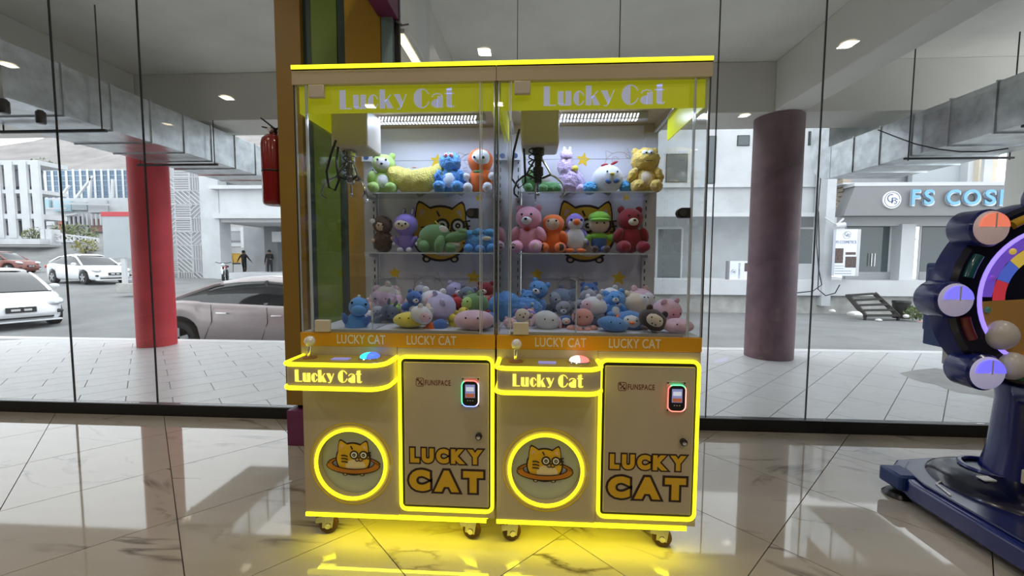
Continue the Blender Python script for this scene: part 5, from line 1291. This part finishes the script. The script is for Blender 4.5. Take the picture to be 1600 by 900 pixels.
toy('plush_crocodile', 'moss green crocodile toy lying with a paper tag', S(690, Z2, .575), .30, 0, [('body', croc, [((-.12, 0, .26), (.30, .2, .25)), ((-.30, 0, .16), (.16, .15, .16))]), ('snout', croc, [((.26, -.05, .27), (.26, .13, .10), (0, -16, 0)), ((.38, -.05, .36), (.10, .11, .07))]), ('leg', croc, [((.0, -.18, .14), (.09, .1, .16), (0, 12, 0)), ((-.28, -.17, .10), (.10, .1, .11)), ((.18, -.14, .08), (.12, .09, .08))]), ('belly', toy_cream, [((.20, -.10, .13), (.14, .07, .05))]), ('tag', tagpaper, [((.08, -.22, .40), (.085, .008, .055), (0, 20, 0))]), ('tag_string', yel_t, [((-.04, -.2, .5), (.012, .008, .06), (0, -40, 0))]), ('eye', eye_k, [((.2, -.15, .42), .02)])], group=GM1)
toy('plush_dog', 'fluffy blue toy curled up at the right end of the middle shelf', S(752, Z2, .575), .25, 0, [('body', skyf, [((0, .02, .22), (.36, .22, .22))], .1), ('curls', cyan_t, [((-.25, -.02, .40), (.12, .15, .08)), ((-.05, -.04, .43), (.14, .15, .08)), ((.18, -.03, .42), (.14, .15, .08))], .25), ('paw', sky, [((-.25, -.2, .09), (.10, .1, .09)), ((.0, -.22, .08), (.10, .1, .08)), ((.24, -.2, .1), (.10, .1, .09))]), ('muzzle', toy_cream, [((.14, -.2, .29), (.10, .05, .05))]), ('button', redp, [((-.37, -.05, .2), .03)])], group=GM1)
# upper shelf, right machine
toy('plush_dinosaur', 'dark green fluffy dinosaur lying behind the claw on the right', S(843, Z1, .58), .27, 0, [('body', dgreen, [((-.12, 0, .24), (.22, .18, .24))], .1), ('tail', dgreen, [((.22, 0, .12), (.24, .12, .11))], .1), ('leg', dgreen, [((-.22, -.17, .09), (.09, .12, .09)), ((.06, -.17, .08), (.1, .12, .08)), ((.34, -.1, .09), (.09, .1, .08))], .1), ('tag', tagpaper, [((.12, -.18, .26), (.09, .008, .06), (0, 10, 0))])], group=GU2)
toy('plush_alpaca', 'lilac fluffy alpaca with a long neck, sitting', S(887, Z1, .60), .25, 0, [('body', lilac, [((.06, 0, .26), (.28, .2, .26))], .13), ('neck', lilac, [((-.05, -.02, .55), (.17, .15, .26))], .13), ('head', lilac, [((-.04, -.05, .80), (.14, .13, .12))], .13), ('ear', toy_w, [((-.08, 0, .93), (.04, .03, .07)), ((.04, 0, .93), (.04, .03, .07))]), ('muzzle', yel_t, [((.14, -.12, .52), (.07, .06, .06))]), ('leg', lilac, [((.26, -.1, .10), (.12, .12, .10)), ((-.18, -.1, .10), (.12, .12, .10))], .12)], group=GU2)
toy('plush_bird', 'round white bird with a red crest and blue feet', S(949, Z1, .58), .175, 4, [('body', toy_w, [((0, 0, .42), (.47, .36, .42))]), ('wing', cyan_t, [((-.55, -.08, .14), (.22, .2, .18)), ((.55, -.05, .2), (.2, .18, .18))], .15), ('crest', redp, [((-.12, -.1, .82), (.12, .05, .04), (0, -12, 0)), ((.16, -.1, .88), (.12, .05, .04), (0, -25, 0))]), ('beak', yel_t, [((.05, -.36, .52), (.07, .06, .04))]), ('cheek', denim, [((-.06, -.34, .30), (.10, .06, .07), (0, 20, 0)), ((.18, -.33, .32), (.10, .06, .07), (0, -20, 0))]), ('eye', eye_k, [((-.1, -.36, .58), .03), ((.2, -.34, .58), .03)])], group=GU2)
toy('teddy_bear', 'honey yellow furry sitting toy with white eyes at the shelf end', S(1006, Z1, .575), .225, 0, bear(honey, belly=toy_cream, ears='round', fz=.12, eyes=False, nose=None, headk=1.08) + [('eye_white', toy_w, [((-.06, -.25, .86), (.07, .04, .06)), ((.06, -.25, .86), (.07, .04, .06))]), ('pupil', eye_k, [((-.04, -.285, .85), .02), ((.07, -.285, .85), .02)]), ('mouth', brown, [((.02, -.28, .68), (.08, .02, .012))])], group=GU2)
# middle shelf, right machine
toy('teddy_bear', 'large pink teddy bear with a white muzzle', S(827, Z2, .575), .245, -12, bear(pinkp, muzzle=toy_w, pads=palepink) + [('paw_print', eye_k, [((-.235, -.456, .10), (.03, .012, .025)), ((-.27, -.45, .16), .013), ((-.235, -.455, .175), .013), ((-.20, -.45, .16), .013)]), ('bow', redp, [((0, -.2, .50), (.08, .04, .04))])], group=GM2)
toy('plush_monkey', 'small orange monkey doll with a beige face and dark feet', S(865, Z2, .575), .205, -8, bear(orng, face=skin_t, ears=None, pads=choco, nose=None), group=GM2)
toy('plush_penguin', 'purple and white penguin with an orange beak and feet', S(899, Z2, .575), .225, 0, [('body', violet, [((0, .03, .33), (.26, .2, .33))]), ('belly', toy_w, [((0, -.07, .31), (.225, .16, .28))]), ('head', violet, [((0, .0, .70), (.22, .19, .22))]), ('face', toy_w, [((0, -.08, .67), (.18, .13, .15))]), ('beak', orng, [((.02, -.21, .70), (.085, .09, .075))]), ('foot', orng, [((-.13, -.16, .05), (.12, .13, .055)), ((.13, -.16, .05), (.12, .13, .055))]), ('wing', violet, [((-.27, 0, .34), (.05, .12, .18), (0, 14, 0)), ((.27, 0, .34), (.05, .12, .18), (0, -14, 0))]), ('eye', eye_k, [((-.10, -.2, .75), .03), ((.13, -.19, .75), .03)])], group=GM2)
toy('cap_doll', 'plain doll in a bright green cap and blue trousers', S(937, Z2, .575), .232, 0, [('body', denim, [((0, 0, .24), (.18, .14, .22))]), ('shirt', grn, [((0, 0, .37), (.19, .14, .10))]), ('head', skin_t, [((0, -.02, .64), (.23, .2, .2))]), ('cap', grn, [((0, .0, .79), (.25, .22, .15)), ((0, -.12, .73), (.22, .16, .05))]), ('arm', grn, [((-.25, -.05, .34), (.11, .08, .08), (0, -20, 0)), ((.27, -.05, .34), (.12, .08, .08), (0, 10, 0))]), ('hand', toy_w, [((-.31, -.1, .27), .06), ((.38, -.06, .34), .06)]), ('leg', denim, [((-.11, -.18, .08), (.09, .15, .08)), ((.11, -.18, .08), (.09, .15, .08))]), ('shoe', brown, [((-.13, -.32, .08), (.08, .06, .08)), ((.13, -.32, .08), (.08, .06, .08))]), ('eye', eye_k, [((-.08, -.205, .66), .022), ((.08, -.205, .66), .022)])], group=GM2)
toy('teddy_bear', 'dark red teddy bear with a cream muzzle', S(985, Z2, .575), .235, 6, bear(crimson, muzzle=toy_cream, pads=crimson), group=GM2)

# ---- heaps on the prize trays: picture position, depth, size and kind
def heap(lst, grp):
    for (name, label, px_, py_, Y, rp, rot, parts, hh) in lst:
        p = at(px_, py_, Y); k = rp * (Y - CAM.y) / FPX          # half-width in metres
        s = k / hh[0]; fl_ = .907 - (.13 * s if hh is BL else 0)
        rx, ry, rz = [R(a) for a in rot]; E_ = Euler((rx, ry, rz)).to_matrix()
        off = E_ @ Vector((0, 0, hh[1] * s))
        toy(name, label, (p.x - off.x, Y - off.y, max(p.z - off.z, fl_ if rx == ry == 0 else .80)), s, 0, parts, (rx, ry, rz), grp)
BR = (.40, .5); BL = (.5, .5); CU = (.5, .24)
gl, gr_ = 'heap of plush toys in the left machine', 'heap of plush toys in the right machine'
dino = [('body', sky, [((0, 0, .30), (.27, .22, .30))]), ('head', sky, [((.02, -.04, .74), (.24, .26, .24))]), ('snout', sky, [((.04, -.24, .68), (.17, .16, .13))]), ('arm', royal, [((.26, -.1, .42), (.07, .1, .16), (20, 20, 0)), ((-.26, -.1, .42), (.07, .1, .16), (20, -20, 0))]), ('eye', eye_k, [((-.14, -.22, .84), .03), ((.18, -.22, .84), .03)]), ('crest', toy_w, [((-.02, .05, .99), (.04, .05, .04)), ((.2, -.05, .95), (.04, .05, .04))]), ('leg', sky, [((-.2, -.22, .1), (.12, .18, .1)), ((.2, -.22, .1), (.12, .18, .1))])]
heap([
 ('plush_dinosaur', 'blue dinosaur toy standing alone at the far left of the tray', 558, 494, .14, 26, (0, 8, 18), dino, BR),
 ('plush_cushion', 'big pale pink cushion toy at the back of the left heap', 603, 470, .50, 27, (0, 0, 0), ball(palepink, ears=palepink), BL),
 ('plush_mouse', 'small pink mouse toy lying on the back of the left heap', 640, 478, .44, 16, (50, 20, 30), bear(palepink, ears='round', belly=pinkp), BR),
 ('plush_mouse', 'pink mouse toy leaning forward right of the big pink cushion', 633, 494, .36, 15, (30, -20, -20), bear(palepink, muzzle=toy_w), BR),
 ('plush_rabbit', 'grey blue rabbit toy behind the clear chute wall', 606, 496, .28, 19, (20, 15, 20), bear(slate, ears='bunny', belly=greyp), BR),
 ('plush_rabbit', 'white rabbit toy pressed against the chute edge', 592, 492, .30, 13, (15, -12, 0), bear(toy_w, ears='bunny'), BR),
 ('plush_frog', 'pale green frog toy sitting on the grey rabbit', 617, 482, .32, 10, (0, 10, 0), ball(lime, face=toy_w, ears=lime), BL),
 ('plush_bear', 'grey bear toy in the middle of the left heap', 660, 488, .40, 17, (40, 10, -30), bear(greyp, belly=toy_w), BR),
 ('plush_tiger', 'blue toy with a white striped face at the heap back', 688, 482, .46, 18, (-10, 20, 0), ball(royal, face=toy_w, ears=royal) + [('stripe', eye_k, [((-.06, -.44, .74), (.02, .03, .05)), ((.06, -.44, .74), (.02, .03, .05))])], BL),
 ('plush_whale', 'dark blue whale toy peeking behind the striped face', 668, 474, .52, 13, (0, 0, 20), ball(royal), BL),
 ('plush_chick', 'flat round yellow chick toy against the left glass door', 640, 511, .14, 26, (0, 0, -6), cushion(yel_t), CU),
 ('plush_seal', 'white round seal toy with pink side patches', 675, 499, .26, 21, (0, 6, 14), ball(toy_w, spots=palepink), BL),
 ('plush_fish', 'small orange and blue fish toy at the glass', 681, 511, .14, 13, (0, 70, 10), [('body', royal, [((0, 0, .62), (.30, .26, .36))]), ('head', orng, [((0, 0, .26), (.28, .24, .28))]), ('tail', orng, [((0, 0, -.02), (.2, .06, .14))]), ('fin', orng, [((.24, -.1, .5), (.1, .04, .12))]), ('eye', eye_k, [((.1, -.22, .2), .04)])], (.36, .45)),
 ('plush_duck', 'yellow duck toy lying on its back near the red toys', 719, 497, .24, 17, (-40, 50, 0), bear(yel_t, muzzle=orng, ears=None), BR),
 ('plush_bear', 'red bear toy lying on its side in the left heap', 722, 484, .36, 20, (10, -50, 0), bear(redp, ears='round', nose=eye_k), BR),
 ('plush_gnome', 'gnome doll with a cream hat beside the red bear', 755, 486, .30, 15, (0, -10, 0), [('body', redp, [((0, 0, .3), (.25, .2, .3))]), ('head', skin_t, [((0, -.03, .66), (.2, .18, .18))]), ('hat', toy_w, [((0, .02, .86), (.21, .19, .2)), ((.12, 0, 1.05), (.08, .08, .1))]), ('arm', redp, [((-.26, -.1, .38), (.08, .1, .14)), ((.26, -.1, .38), (.08, .1, .14))]), ('hand', toy_w, [((-.28, -.14, .24), .06), ((.28, -.14, .24), .06)]), ('eye', eye_k, [((-.07, -.2, .68), .025), ((.07, -.2, .68), .025)])], BR),
 ('plush_crab', 'coral crab toy at the back right of the left heap', 756, 472, .52, 22, (0, 0, 0), ball(salmon, ears=salmon, feet=peach), BL),
 ('plush_cat', 'red and brown cat toy in the right back corner', 768, 480, .46, 13, (0, -20, 0), bear(redp, belly=choco), BR),
 ('plush_whale', 'blue whale toy at the right end of the left heap', 766, 505, .20, 15, (0, 0, 10), ball(royal, face=sky), BL),
 ('plush_cushion', 'large pale pink round cushion against the left glass door', 741, 516, .10, 33, (0, 0, 0), cushion(palepink), CU),
 ('plush_pig', 'small white and pink pig toy left of the chute', 577, 507, .30, 12, (0, 0, 30), ball(toy_w, ears=palepink), BL),
 ('plush_pig', 'pale peach pig toy near the pillar side of the tray', 583, 480, .44, 12, (0, 0, 0), ball(peach, ears=palepink), BL),
 ('plush_owl', 'lime and cream owl toy between seal and duck', 702, 500, .34, 13, (0, 10, 0), ball(lime, face=toy_cream, ears=lime), BL),
], gl)
heap([
 ('plush_dog', 'long fluffy blue toy lying in the left corner of the right machine', 790, 486, .42, 28, (0, 0, 10), [('body', skyf, [((0, 0, .45), (.5, .4, .45))], .1), ('head', skyf, [((.62, -.05, .4), (.4, .34, .36))], .1), ('paw', skyf, [((.3, -.35, .15), (.16, .16, .14)), ((-.25, -.35, .15), (.16, .16, .14))], .1), ('eye', toy_w, [((.7, -.36, .6), .05)])], BL),
 ('plush_dog', 'fluffy blue puppy toy behind the peach ball', 826, 481, .46, 18, (0, 0, -10), bear(skyf, fz=.1, ears='round', muzzle=toy_w), BR),
 ('plush_bear', 'cream bear toy with a purple jacket at the chute', 818, 502, .24, 17, (0, -14, 10), bear(toy_cream, belly=violet, ear_m=violet), BR),
 ('plush_ball', 'small peach ball toy with ears in the right heap', 827, 489, .32, 9, (0, 0, 0), ball(peach, ears=peach), BL),
 ('plush_doll', 'purple doll toy squeezed beside the white seal', 831, 500, .26, 9, (0, 0, 0), bear(violet, face=toy_cream), BR),
 ('plush_seal', 'large white grey seal toy with pink flippers at the front', 854, 501, .18, 21, (0, 8, 8), ball(plush_m('off_white', (.62, .62, .63)), wing=palepink, beak=None), BL),
 ('plush_shark', 'dark grey shark toy with a pointed fin at the heap back', 856, 482, .52, 20, (0, 0, 0), [('body', slate, [((0, 0, .35), (.5, .34, .3))]), ('fin', slate, [((-.32, 0, .72), (.05, .06, .22), (0, -28, 0)), ((.3, -.1, .5), (.2, .1, .1))]), ('belly', toy_w, [((.05, -.16, .25), (.36, .2, .18))]), ('eye', eye_k, [((.2, -.3, .45), .03)])], BL),
 ('plush_koala', 'grey koala toy with a white belly behind the chute wall', 879, 490, .36, 17, (10, 8, 0), bear(greyp, belly=toy_w, muzzle=toy_w, ears='round'), BR),
 ('plush_penguin', 'small white and blue penguin toy with red feet', 884, 507, .22, 12, (0, 0, 0), ball(denim, face=toy_w, feet=redp, beak=orng), BL),
 ('plush_puppy', 'puppy toy with a white face and blue cap at the chute edge', 903, 490, .32, 11, (0, -12, 0), ball(royal, face=toy_w, ears=choco), BL),
 ('plush_star', 'yellow star shaped toy sticking up at the back', 912, 484, .46, 14, (0, 0, 0), [('body', yel_t, [((0, 0, .42), (.34, .22, .34))]), ('arm', yel_t, [((0, 0, .92), (.10, .08, .26)), ((-.42, 0, .6), (.22, .08, .1), (0, 20, 0)), ((.42, 0, .6), (.22, .08, .1), (0, -20, 0)), ((-.25, 0, .06), (.12, .08, .2), (0, 25, 0)), ((.25, 0, .06), (.12, .08, .2), (0, -25, 0))]), ('cheek', redp, [((-.18, -.2, .44), .05), ((.18, -.2, .44), .05)]), ('eye', eye_k, [((-.12, -.22, .52), .04), ((.12, -.22, .52), .04)])], BL),
 ('plush_octopus', 'salmon pink crumpled octopus toy lying flat at the front', 908, 508, .18, 20, (0, 0, 0), [('body', salmon, [((.05, 0, .55), (.42, .36, .36))]), ('tentacle', salmon, [((-.42, -.2, .15), (.16, .2, .13)), ((-.12, -.36, .13), (.14, .2, .12)), ((.2, -.36, .13), (.14, .2, .12)), ((.45, -.2, .15), (.16, .2, .13))]), ('eye', eye_k, [((-.1, -.34, .62), .03), ((.18, -.34, .62), .03)])], BL),
 ('plush_bear', 'fluffy sky blue bear toy with white muzzle, topmost of the right heap', 962, 484, .34, 24, (0, -8, 0), bear(skyf, muzzle=toy_w, belly=toy_w, fz=.1, ears='round'), BR),
 ('plush_bear', 'fluffy blue bear toy lying beside the topmost bear', 935, 488, .40, 18, (30, 50, 0), bear(skyf, fz=.1, pads=greyp), BR),
 ('plush_elephant', 'grey elephant toy in front of the lying blue bear', 932, 501, .26, 15, (0, 0, 0), ball(slate, ears=greyp, feet=greyp), BL),
 ('plush_whale', 'smooth royal blue whale toy against the right glass door', 957, 508, .12, 24, (0, 8, 0), cushion(plush_m('ocean_blue', (.09, .24, .52))), (.5, .2)),
 ('plush_penguin', 'blue penguin toy with white face and orange wings', 986, 502, .20, 22, (0, 10, -10), ball(plush_m('ocean_blue', (.09, .24, .52)), face=toy_w, beak=orng, wing=orng), BL),
 ('plush_cushion', 'pale pink cushion toy at the back right of the right heap', 1006, 488, .42, 17, (0, 0, 0), ball(palepink), BL),
 ('plush_monkey', 'chocolate brown monkey toy with a cream face, lying', 1020, 500, .11, 22, (0, 24, -8), ball(choco, face=toy_cream, ears=choco, feet=choco) + [('nostril', eye_k, [((-.06, -.49, .42), .03), ((.06, -.49, .42), .03)])], BL),
 ('plush_cushion', 'pale pink flat cushion toy at the right glass corner', 1058, 519, .09, 24, (0, 0, 0), cushion(palepink), CU),
 ('plush_pig', 'small pink pig toy behind the left hinge', 797, 512, .16, 11, (0, 0, 0), ball(palepink, ears=palepink), BL),
 ('plush_dog', 'light grey dog toy between koala and blue bear', 915, 496, .42, 12, (0, 0, 20), bear(greyp, muzzle=toy_w), BR),
], gr_)

# lower layer that the heaps rest on
def filler(ox, grp, rows):
    for k, (name, label, m, m2, x, y, s, kind) in enumerate(rows):
        rnd = random.Random(k * 7 + int(ox * 100)); rot = (R(rnd.uniform(-25, 25)), R(rnd.uniform(-25, 25)), R(rnd.uniform(-60, 60)))
        P_ = ball(m, face=m2, ears=m) if kind == 'b' else bear(m, belly=m2, muzzle=m2)
        toy(name, label, (ox + x, y, .925 if kind == 'b' else .93), s, 0, P_, rot, grp)
filler(-.404, gl, [
 ('plush_cat', 'grey white cat toy half buried at the back of the left heap', greyp, toy_w, -.05, .50, .15, 'c'), ('plush_bear', 'pale blue bear toy under the coral crab', lav, toy_w, .12, .52, .16, 'c'),
 ('plush_cat', 'cream cat toy under the big pale pink cushion', toy_cream, toy_w, -.2, .52, .17, 'b'), ('plush_bear', 'slate bear toy under the red bear', slate, greyp, .2, .40, .15, 'c'),
 ('plush_pig', 'white pig toy in the middle of the left heap floor', toy_w, palepink, .05, .36, .15, 'b'), ('plush_bear', 'royal blue bear toy beneath the white seal', royal, toy_w, -.04, .30, .13, 'c'),
 ('plush_cat', 'lavender cat toy under the yellow duck', lav, toy_cream, .14, .26, .15, 'b'), ('plush_frog', 'moss green frog toy under the blue whale', croc, lime, .28, .30, .14, 'b'),
 ('plush_bear', 'crimson bear toy in the right back corner of the left tray', crimson, toy_cream, .30, .50, .16, 'c'), ('plush_cat', 'white cat toy between chick and cushion at the glass', toy_w, palepink, .05, .10, .10, 'b')])
filler(.404, gr_, [
 ('plush_cat', 'dark grey cat toy under the shark', slate, greyp, -.12, .50, .16, 'b'), ('plush_bear', 'royal blue bear toy behind the yellow star', royal, sky, .04, .52, .16, 'c'),
 ('plush_bear', 'white bear toy under the topmost blue bear', toy_w, toy_cream, .14, .42, .16, 'c'), ('plush_cat', 'pale pink cat toy at the back right wall', palepink, toy_w, .28, .50, .16, 'b'),
 ('plush_bear', 'grey bear toy under the koala', greyp, toy_w, -.04, .38, .15, 'c'), ('plush_pig', 'white pig toy beneath the white faced puppy', toy_w, palepink, .02, .28, .13, 'b'),
 ('plush_bear', 'blue bear toy under the elephant', sky, toy_w, .12, .28, .13, 'c'), ('plush_cat', 'cream cat toy behind the chocolate monkey', toy_cream, toy_w, .24, .34, .15, 'b'),
 ('plush_dog', 'fluffy sky blue dog toy beneath the long blue toy', skyf, toy_w, -.28, .48, .18, 'c'), ('plush_pig', 'pink pig toy in the right tray corner', palepink, pinkp, .33, .26, .13, 'b')])

# ================================================================== FIRE EXTINGUISHER
ext_red = M('extinguisher_red', (.26, .010, .011), .25, coat=.6)
p = at(420, 322, 1.08)
t = thing('fire_extinguisher', 'red fire extinguisher hanging on the side of the striped pillar', 'fire extinguisher', (-1.575, 1.06, p.z)); t.scale = (1.06, 1.06, .95)
G().lathe([(.055, 0), (.068, .008), (.073, .03), (.073, .42), (.066, .455), (.045, .478), (.024, .488), (.022, .50)], n=28).build('cylinder', ext_red, t, ang=50)
G().lathe([(.0735, .225), (.0745, .228), (.0745, .234), (.0735, .237)], n=28).build('strap', black_alu, t)
vb = G().lathe([(.022, .488), (.024, .50), (.024, .53), (.012, .535)], n=16).build('valve', gun, t)
G().bar((.0, 0, .535), (-.075, 0, .60), .02, .008).build('lever', black_alu, vb); G().bar((.0, 0, .525), (-.07, 0, .54), .02, .008).build('handle', black_alu, vb)
G().cyl((0, -.02, .51), (0, -.045, .51), .014, n=14).build('gauge', post_w, vb)
G().tube([(.02, -.01, .515), (.05, -.03, .52), (.078, -.03, .47), (.085, -.02, .35), (.083, -.01, .2)], .008).build('hose', black_alu, vb)
G().box(.073, .115, -.02, .02, .18, .5).build('wall_bracket', gun, t)

# ================================================================== WHEEL GAME
navy = M('navy_gloss_plastic', (.007, .015, .14), .25, coat=.3); navy_d = M('dark_navy_gloss', (.003, .004, .02), .22, coat=.2); navy_m = M('navy_panel', (.02, .05, .19), .4)
WX, WZ, WY = 2.39, 1.052, .30
wg = thing('wheel_game', 'dark blue arcade wheel game with round lights at the right edge', 'arcade game', (WX, .1, 0))
dx_, dy_ = -WX, -.1
def W(g, name, m, par=wg, **kw):
    g.v = [(a - WX, b - .1, c) for a, b, c in g.v]; return g.build(name, m, par, **kw)
RO = .418
W(G().lathe([(RO * .9, .10), (RO, .085), (RO, .02), (RO * .985, .0), (RO * .75, -.012), (RO * .72, .0)], (WX, WY, WZ), 'y', 64), 'ring_body', navy)
W(G().lathe([(RO * .985, -.001), (RO * .95, -.02), (RO * .74, -.026), (RO * .72, -.01)], (WX, WY, WZ), 'y', 64), 'ring_face', navy_d)
W(G().tube([(WX + .302 * math.cos(2 * PI * k / 56), WY - .022, WZ + .302 * math.sin(2 * PI * k / 56)) for k in range(56)], .011, 8, True), 'neon_ring', M('violet_neon', (.4, .3, .9), .4, emit=1.0, ecol=(.35, .25, 1)))
dial = W(G().lathe([(.295, -.011), (.295, -.016), (.02, -.018)], (WX, WY, WZ), 'y', 56), 'dial', navy_d)
seg_c = [((.75, .40, .06), 'amber'), ((.05, .13, .10), 'teal'), ((.10, .18, .85), 'blue'), ((.75, .20, .05), 'orange'), ((.25, .08, .6), 'violet'), ((.7, .05, .08), 'red'), ((.1, .45, .2), 'green'), ((.8, .6, .1), 'gold')]
def sector(a0, a1, r0, r1, y):
    n_ = 10; A = [(WX + r0 * math.cos(R(a0 + (a1 - a0) * i / n_)), y, WZ + r0 * math.sin(R(a0 + (a1 - a0) * i / n_))) for i in range(n_ + 1)]; B = [(WX + r1 * math.cos(R(a0 + (a1 - a0) * i / n_)), y, WZ + r1 * math.sin(R(a0 + (a1 - a0) * i / n_))) for i in range(n_ + 1)]
    return G().add(A + B, [(i, n_ + 1 + i, n_ + 2 + i, i + 1) for i in range(n_)])
for k in range(16):
    c, n_ = seg_c[(k * 3) % 8]; W(sector(k * 22.5 + 4, k * 22.5 + 26.3, .19, .242, WY - .020), 'dial_segment', M('dial_' + n_, c, .35, emit=.35, ecol=c), dial, smooth=False)
W(sector(0, 180, .245, .29, WY - .020), 'dial_band', M('dial_violet_band', (.14, .08, .45), .35, emit=.35, ecol=(.25, .12, .9)), dial, smooth=False)
W(sector(184, 356, .10, .29, WY - .0205), 'dial_band', M('dial_amber_band', (.50, .28, .08), .4), dial, smooth=False)
for k in range(12):
    a = R(30 * k + 12); c = seg_c[(k * 5 + 3) % 8]
    W(G().ell((WX + .267 * math.cos(a), WY - .024, WZ + .267 * math.sin(a)), (.014, .008, .014), nu=12, nv=6), 'dial_bead', M('dial_' + c[1], c[0]), dial)
pale_k = M('pale_knob_plastic', (.62, .60, .56), .3)
for a, b, c, r in ((-.205, -.03, -.165, .062), (-.15, -.03, -.30, .058)): W(G().ell((WX + a, WY + b, WZ + c), (r, r * .8, r * 1.05)), 'round_knob', pale_k)
glows = {0: ((.95, .25, .16), .45), 1: ((.22, .2, 1.0), .6), 2: ((.16, .14, 1.0), .8)}
for k in range(12):
    a = R((136, 181.5, 230)[k]) if k < 3 else R(230 + 44 * (k - 2))
    if k >= 8: continue
    kx, kz = WX + .428 * math.cos(a), WZ + .428 * math.sin(a)
    hs = W(G().lathe([(.072, .062), (.080, .05), (.080, -.045), (.072, -.055)], (kx, WY, kz), 'y', 28), 'light_housing', navy)
    kk = {0: 0, 1: 1, 2: 2}.get(k, k % 3)
    col, st = glows[kk]
    W(G().lathe([(.073, -.052), (.070, -.060), (.045, -.070), (.012, -.074)], (kx, WY, kz), 'y', 28), 'light_lens', M('lens_rim_%d' % kk, (.6, .55, .6), .35, emit=.35 * st, ecol=tuple(.5 + .5 * v for v in col)), hs)
    up = [p_ for p_ in circ(kx, kz + .004, .058, None, 20, 0, 180)]
    W(G().prism(up, WY - .074, WY - .058), 'lit_half', M('lens_glow_%d' % kk, col, .3, emit=1.3 * st, ecol=col), hs)
    W(G().box(kx - .003, kx + .003, WY - .076, WY - .06, kz, kz + .06), 'lens_bar', pale_k, hs)
for a, c, n_ in ((158.5, (.01, .09, .11), 'teal'), (202, (.16, .012, .02), 'red'), (114, (.6, .36, .02), 'amber'), (246, (.05, .25, .08), 'green'), (70, (.3, .05, .4), 'plum'), (20, (.01, .09, .11), 'teal'), (290, (.16, .012, .02), 'red')):
    pts = [(WX + .365 * math.cos(R(a + d)), WY - .024, WZ + .365 * math.sin(R(a + d))) for d in range(-8, 9, 2)]
    W(G().tube(pts, .019, 10), 'lamp_window', M('lamp_window_' + n_, c, .15, coat=.6))
W(G().box(WX - .15, WX + .34, WY + .14, WY + .40, .84, 1.2), 'rear_box', navy_m, bevel=.01)
W(G().box(WX - .24, WX - .02, WY + .15, WY + .29, .785, 1.175), 'side_box', navy_m, bevel=.006)
W(G().box(WX - .13, WX - .09, WY + .2, WY + .3, .68, .80), 'coin_chute', M('steel_chute', (.4, .4, .4), .35, .7), bevel=.004)
W(G().lathe([(.17, .16), (.14, .30), (.125, .55), (.14, .68)], (WX + .11, WY + .10, 0), 'z', 28), 'pedestal', navy)
W(G().box(WX - .075, WX + .02, WY - .055, WY - .03, .36, .66), 'strap', black_alu, bevel=.01)
W(G().box(WX - .07, WX - .035, WY - .055, WY - .04, .26, .37), 'buckle_strap', black_alu); W(G().box(WX - .075, WX - .02, WY - .06, WY - .03, .225, .29), 'plug', M('beige_plug', (.55, .48, .36), .5), bevel=.006)
base = [(2.0, .43), (2.05, .60), (2.14, .68), (2.35, .72), (2.62, .72), (2.85, .68), (2.93, .60), (2.98, .43), (3.0, -.55), (2.9, -.66), (2.1, -.66), (2.0, -.55)]
bs_ = W(G().slab(base[::-1], .035, .125), 'base', navy, bevel=.012)
W(G().slab([(2.49 + (a - 2.49) * .93, .03 + (b - .03) * .93) for a, b in base][::-1], .125, .137), 'base_deck', M('deck_grey_blue', (.010, .016, .085), .25, coat=.3), bs_, bevel=.004)
W(G().ell((2.40, .38, .13), (.28, .30, .075), nu=32, nv=12), 'foot_dome', navy_d, bs_); W(G().ell((2.55, .02, .13), (.36, .45, .06), nu=32, nv=12), 'foot_dome', navy_d, bs_)
W(G().tube([(2.40 + .11 * math.cos(k * PI / 10), .46 + .11 * math.sin(k * PI / 10), .198) for k in range(20)], .012, 6, True), 'cup_ring', navy, bs_)
W(G().box(2.235, 2.285, .33, .37, .196, .202), 'white_sticker', logo_w, bs_)
W(G().slab([(2.05, -.10), (2.22, -.18), (2.30, -.34), (2.12, -.22)][::-1], .137, .142), 'floor_light', M('violet_floor_light', (.3, .2, .9), .3, emit=1.2, ecol=(.35, .22, 1)), bs_)
W(G().tube([(2.06, .30, .14), (2.09, .40, .14), (2.16, .44, .14), (2.2, .42, .14)], .004, 6), 'white_line', logo_w, bs_)
for a, b in ((2.04, .54), (2.95, .575), (2.06, -.58), (2.94, -.58)):
    ft = W(G().lathe([(.062, 0), (.066, .006), (.05, .024), (.014, .03), (.014, .05)], (a, b, 0), 'z', 20), 'levelling_foot', black_alu)
W(G().box(1.985, 2.09, .47, .60, .055, .135), 'corner_block', navy_m, bevel=.012)
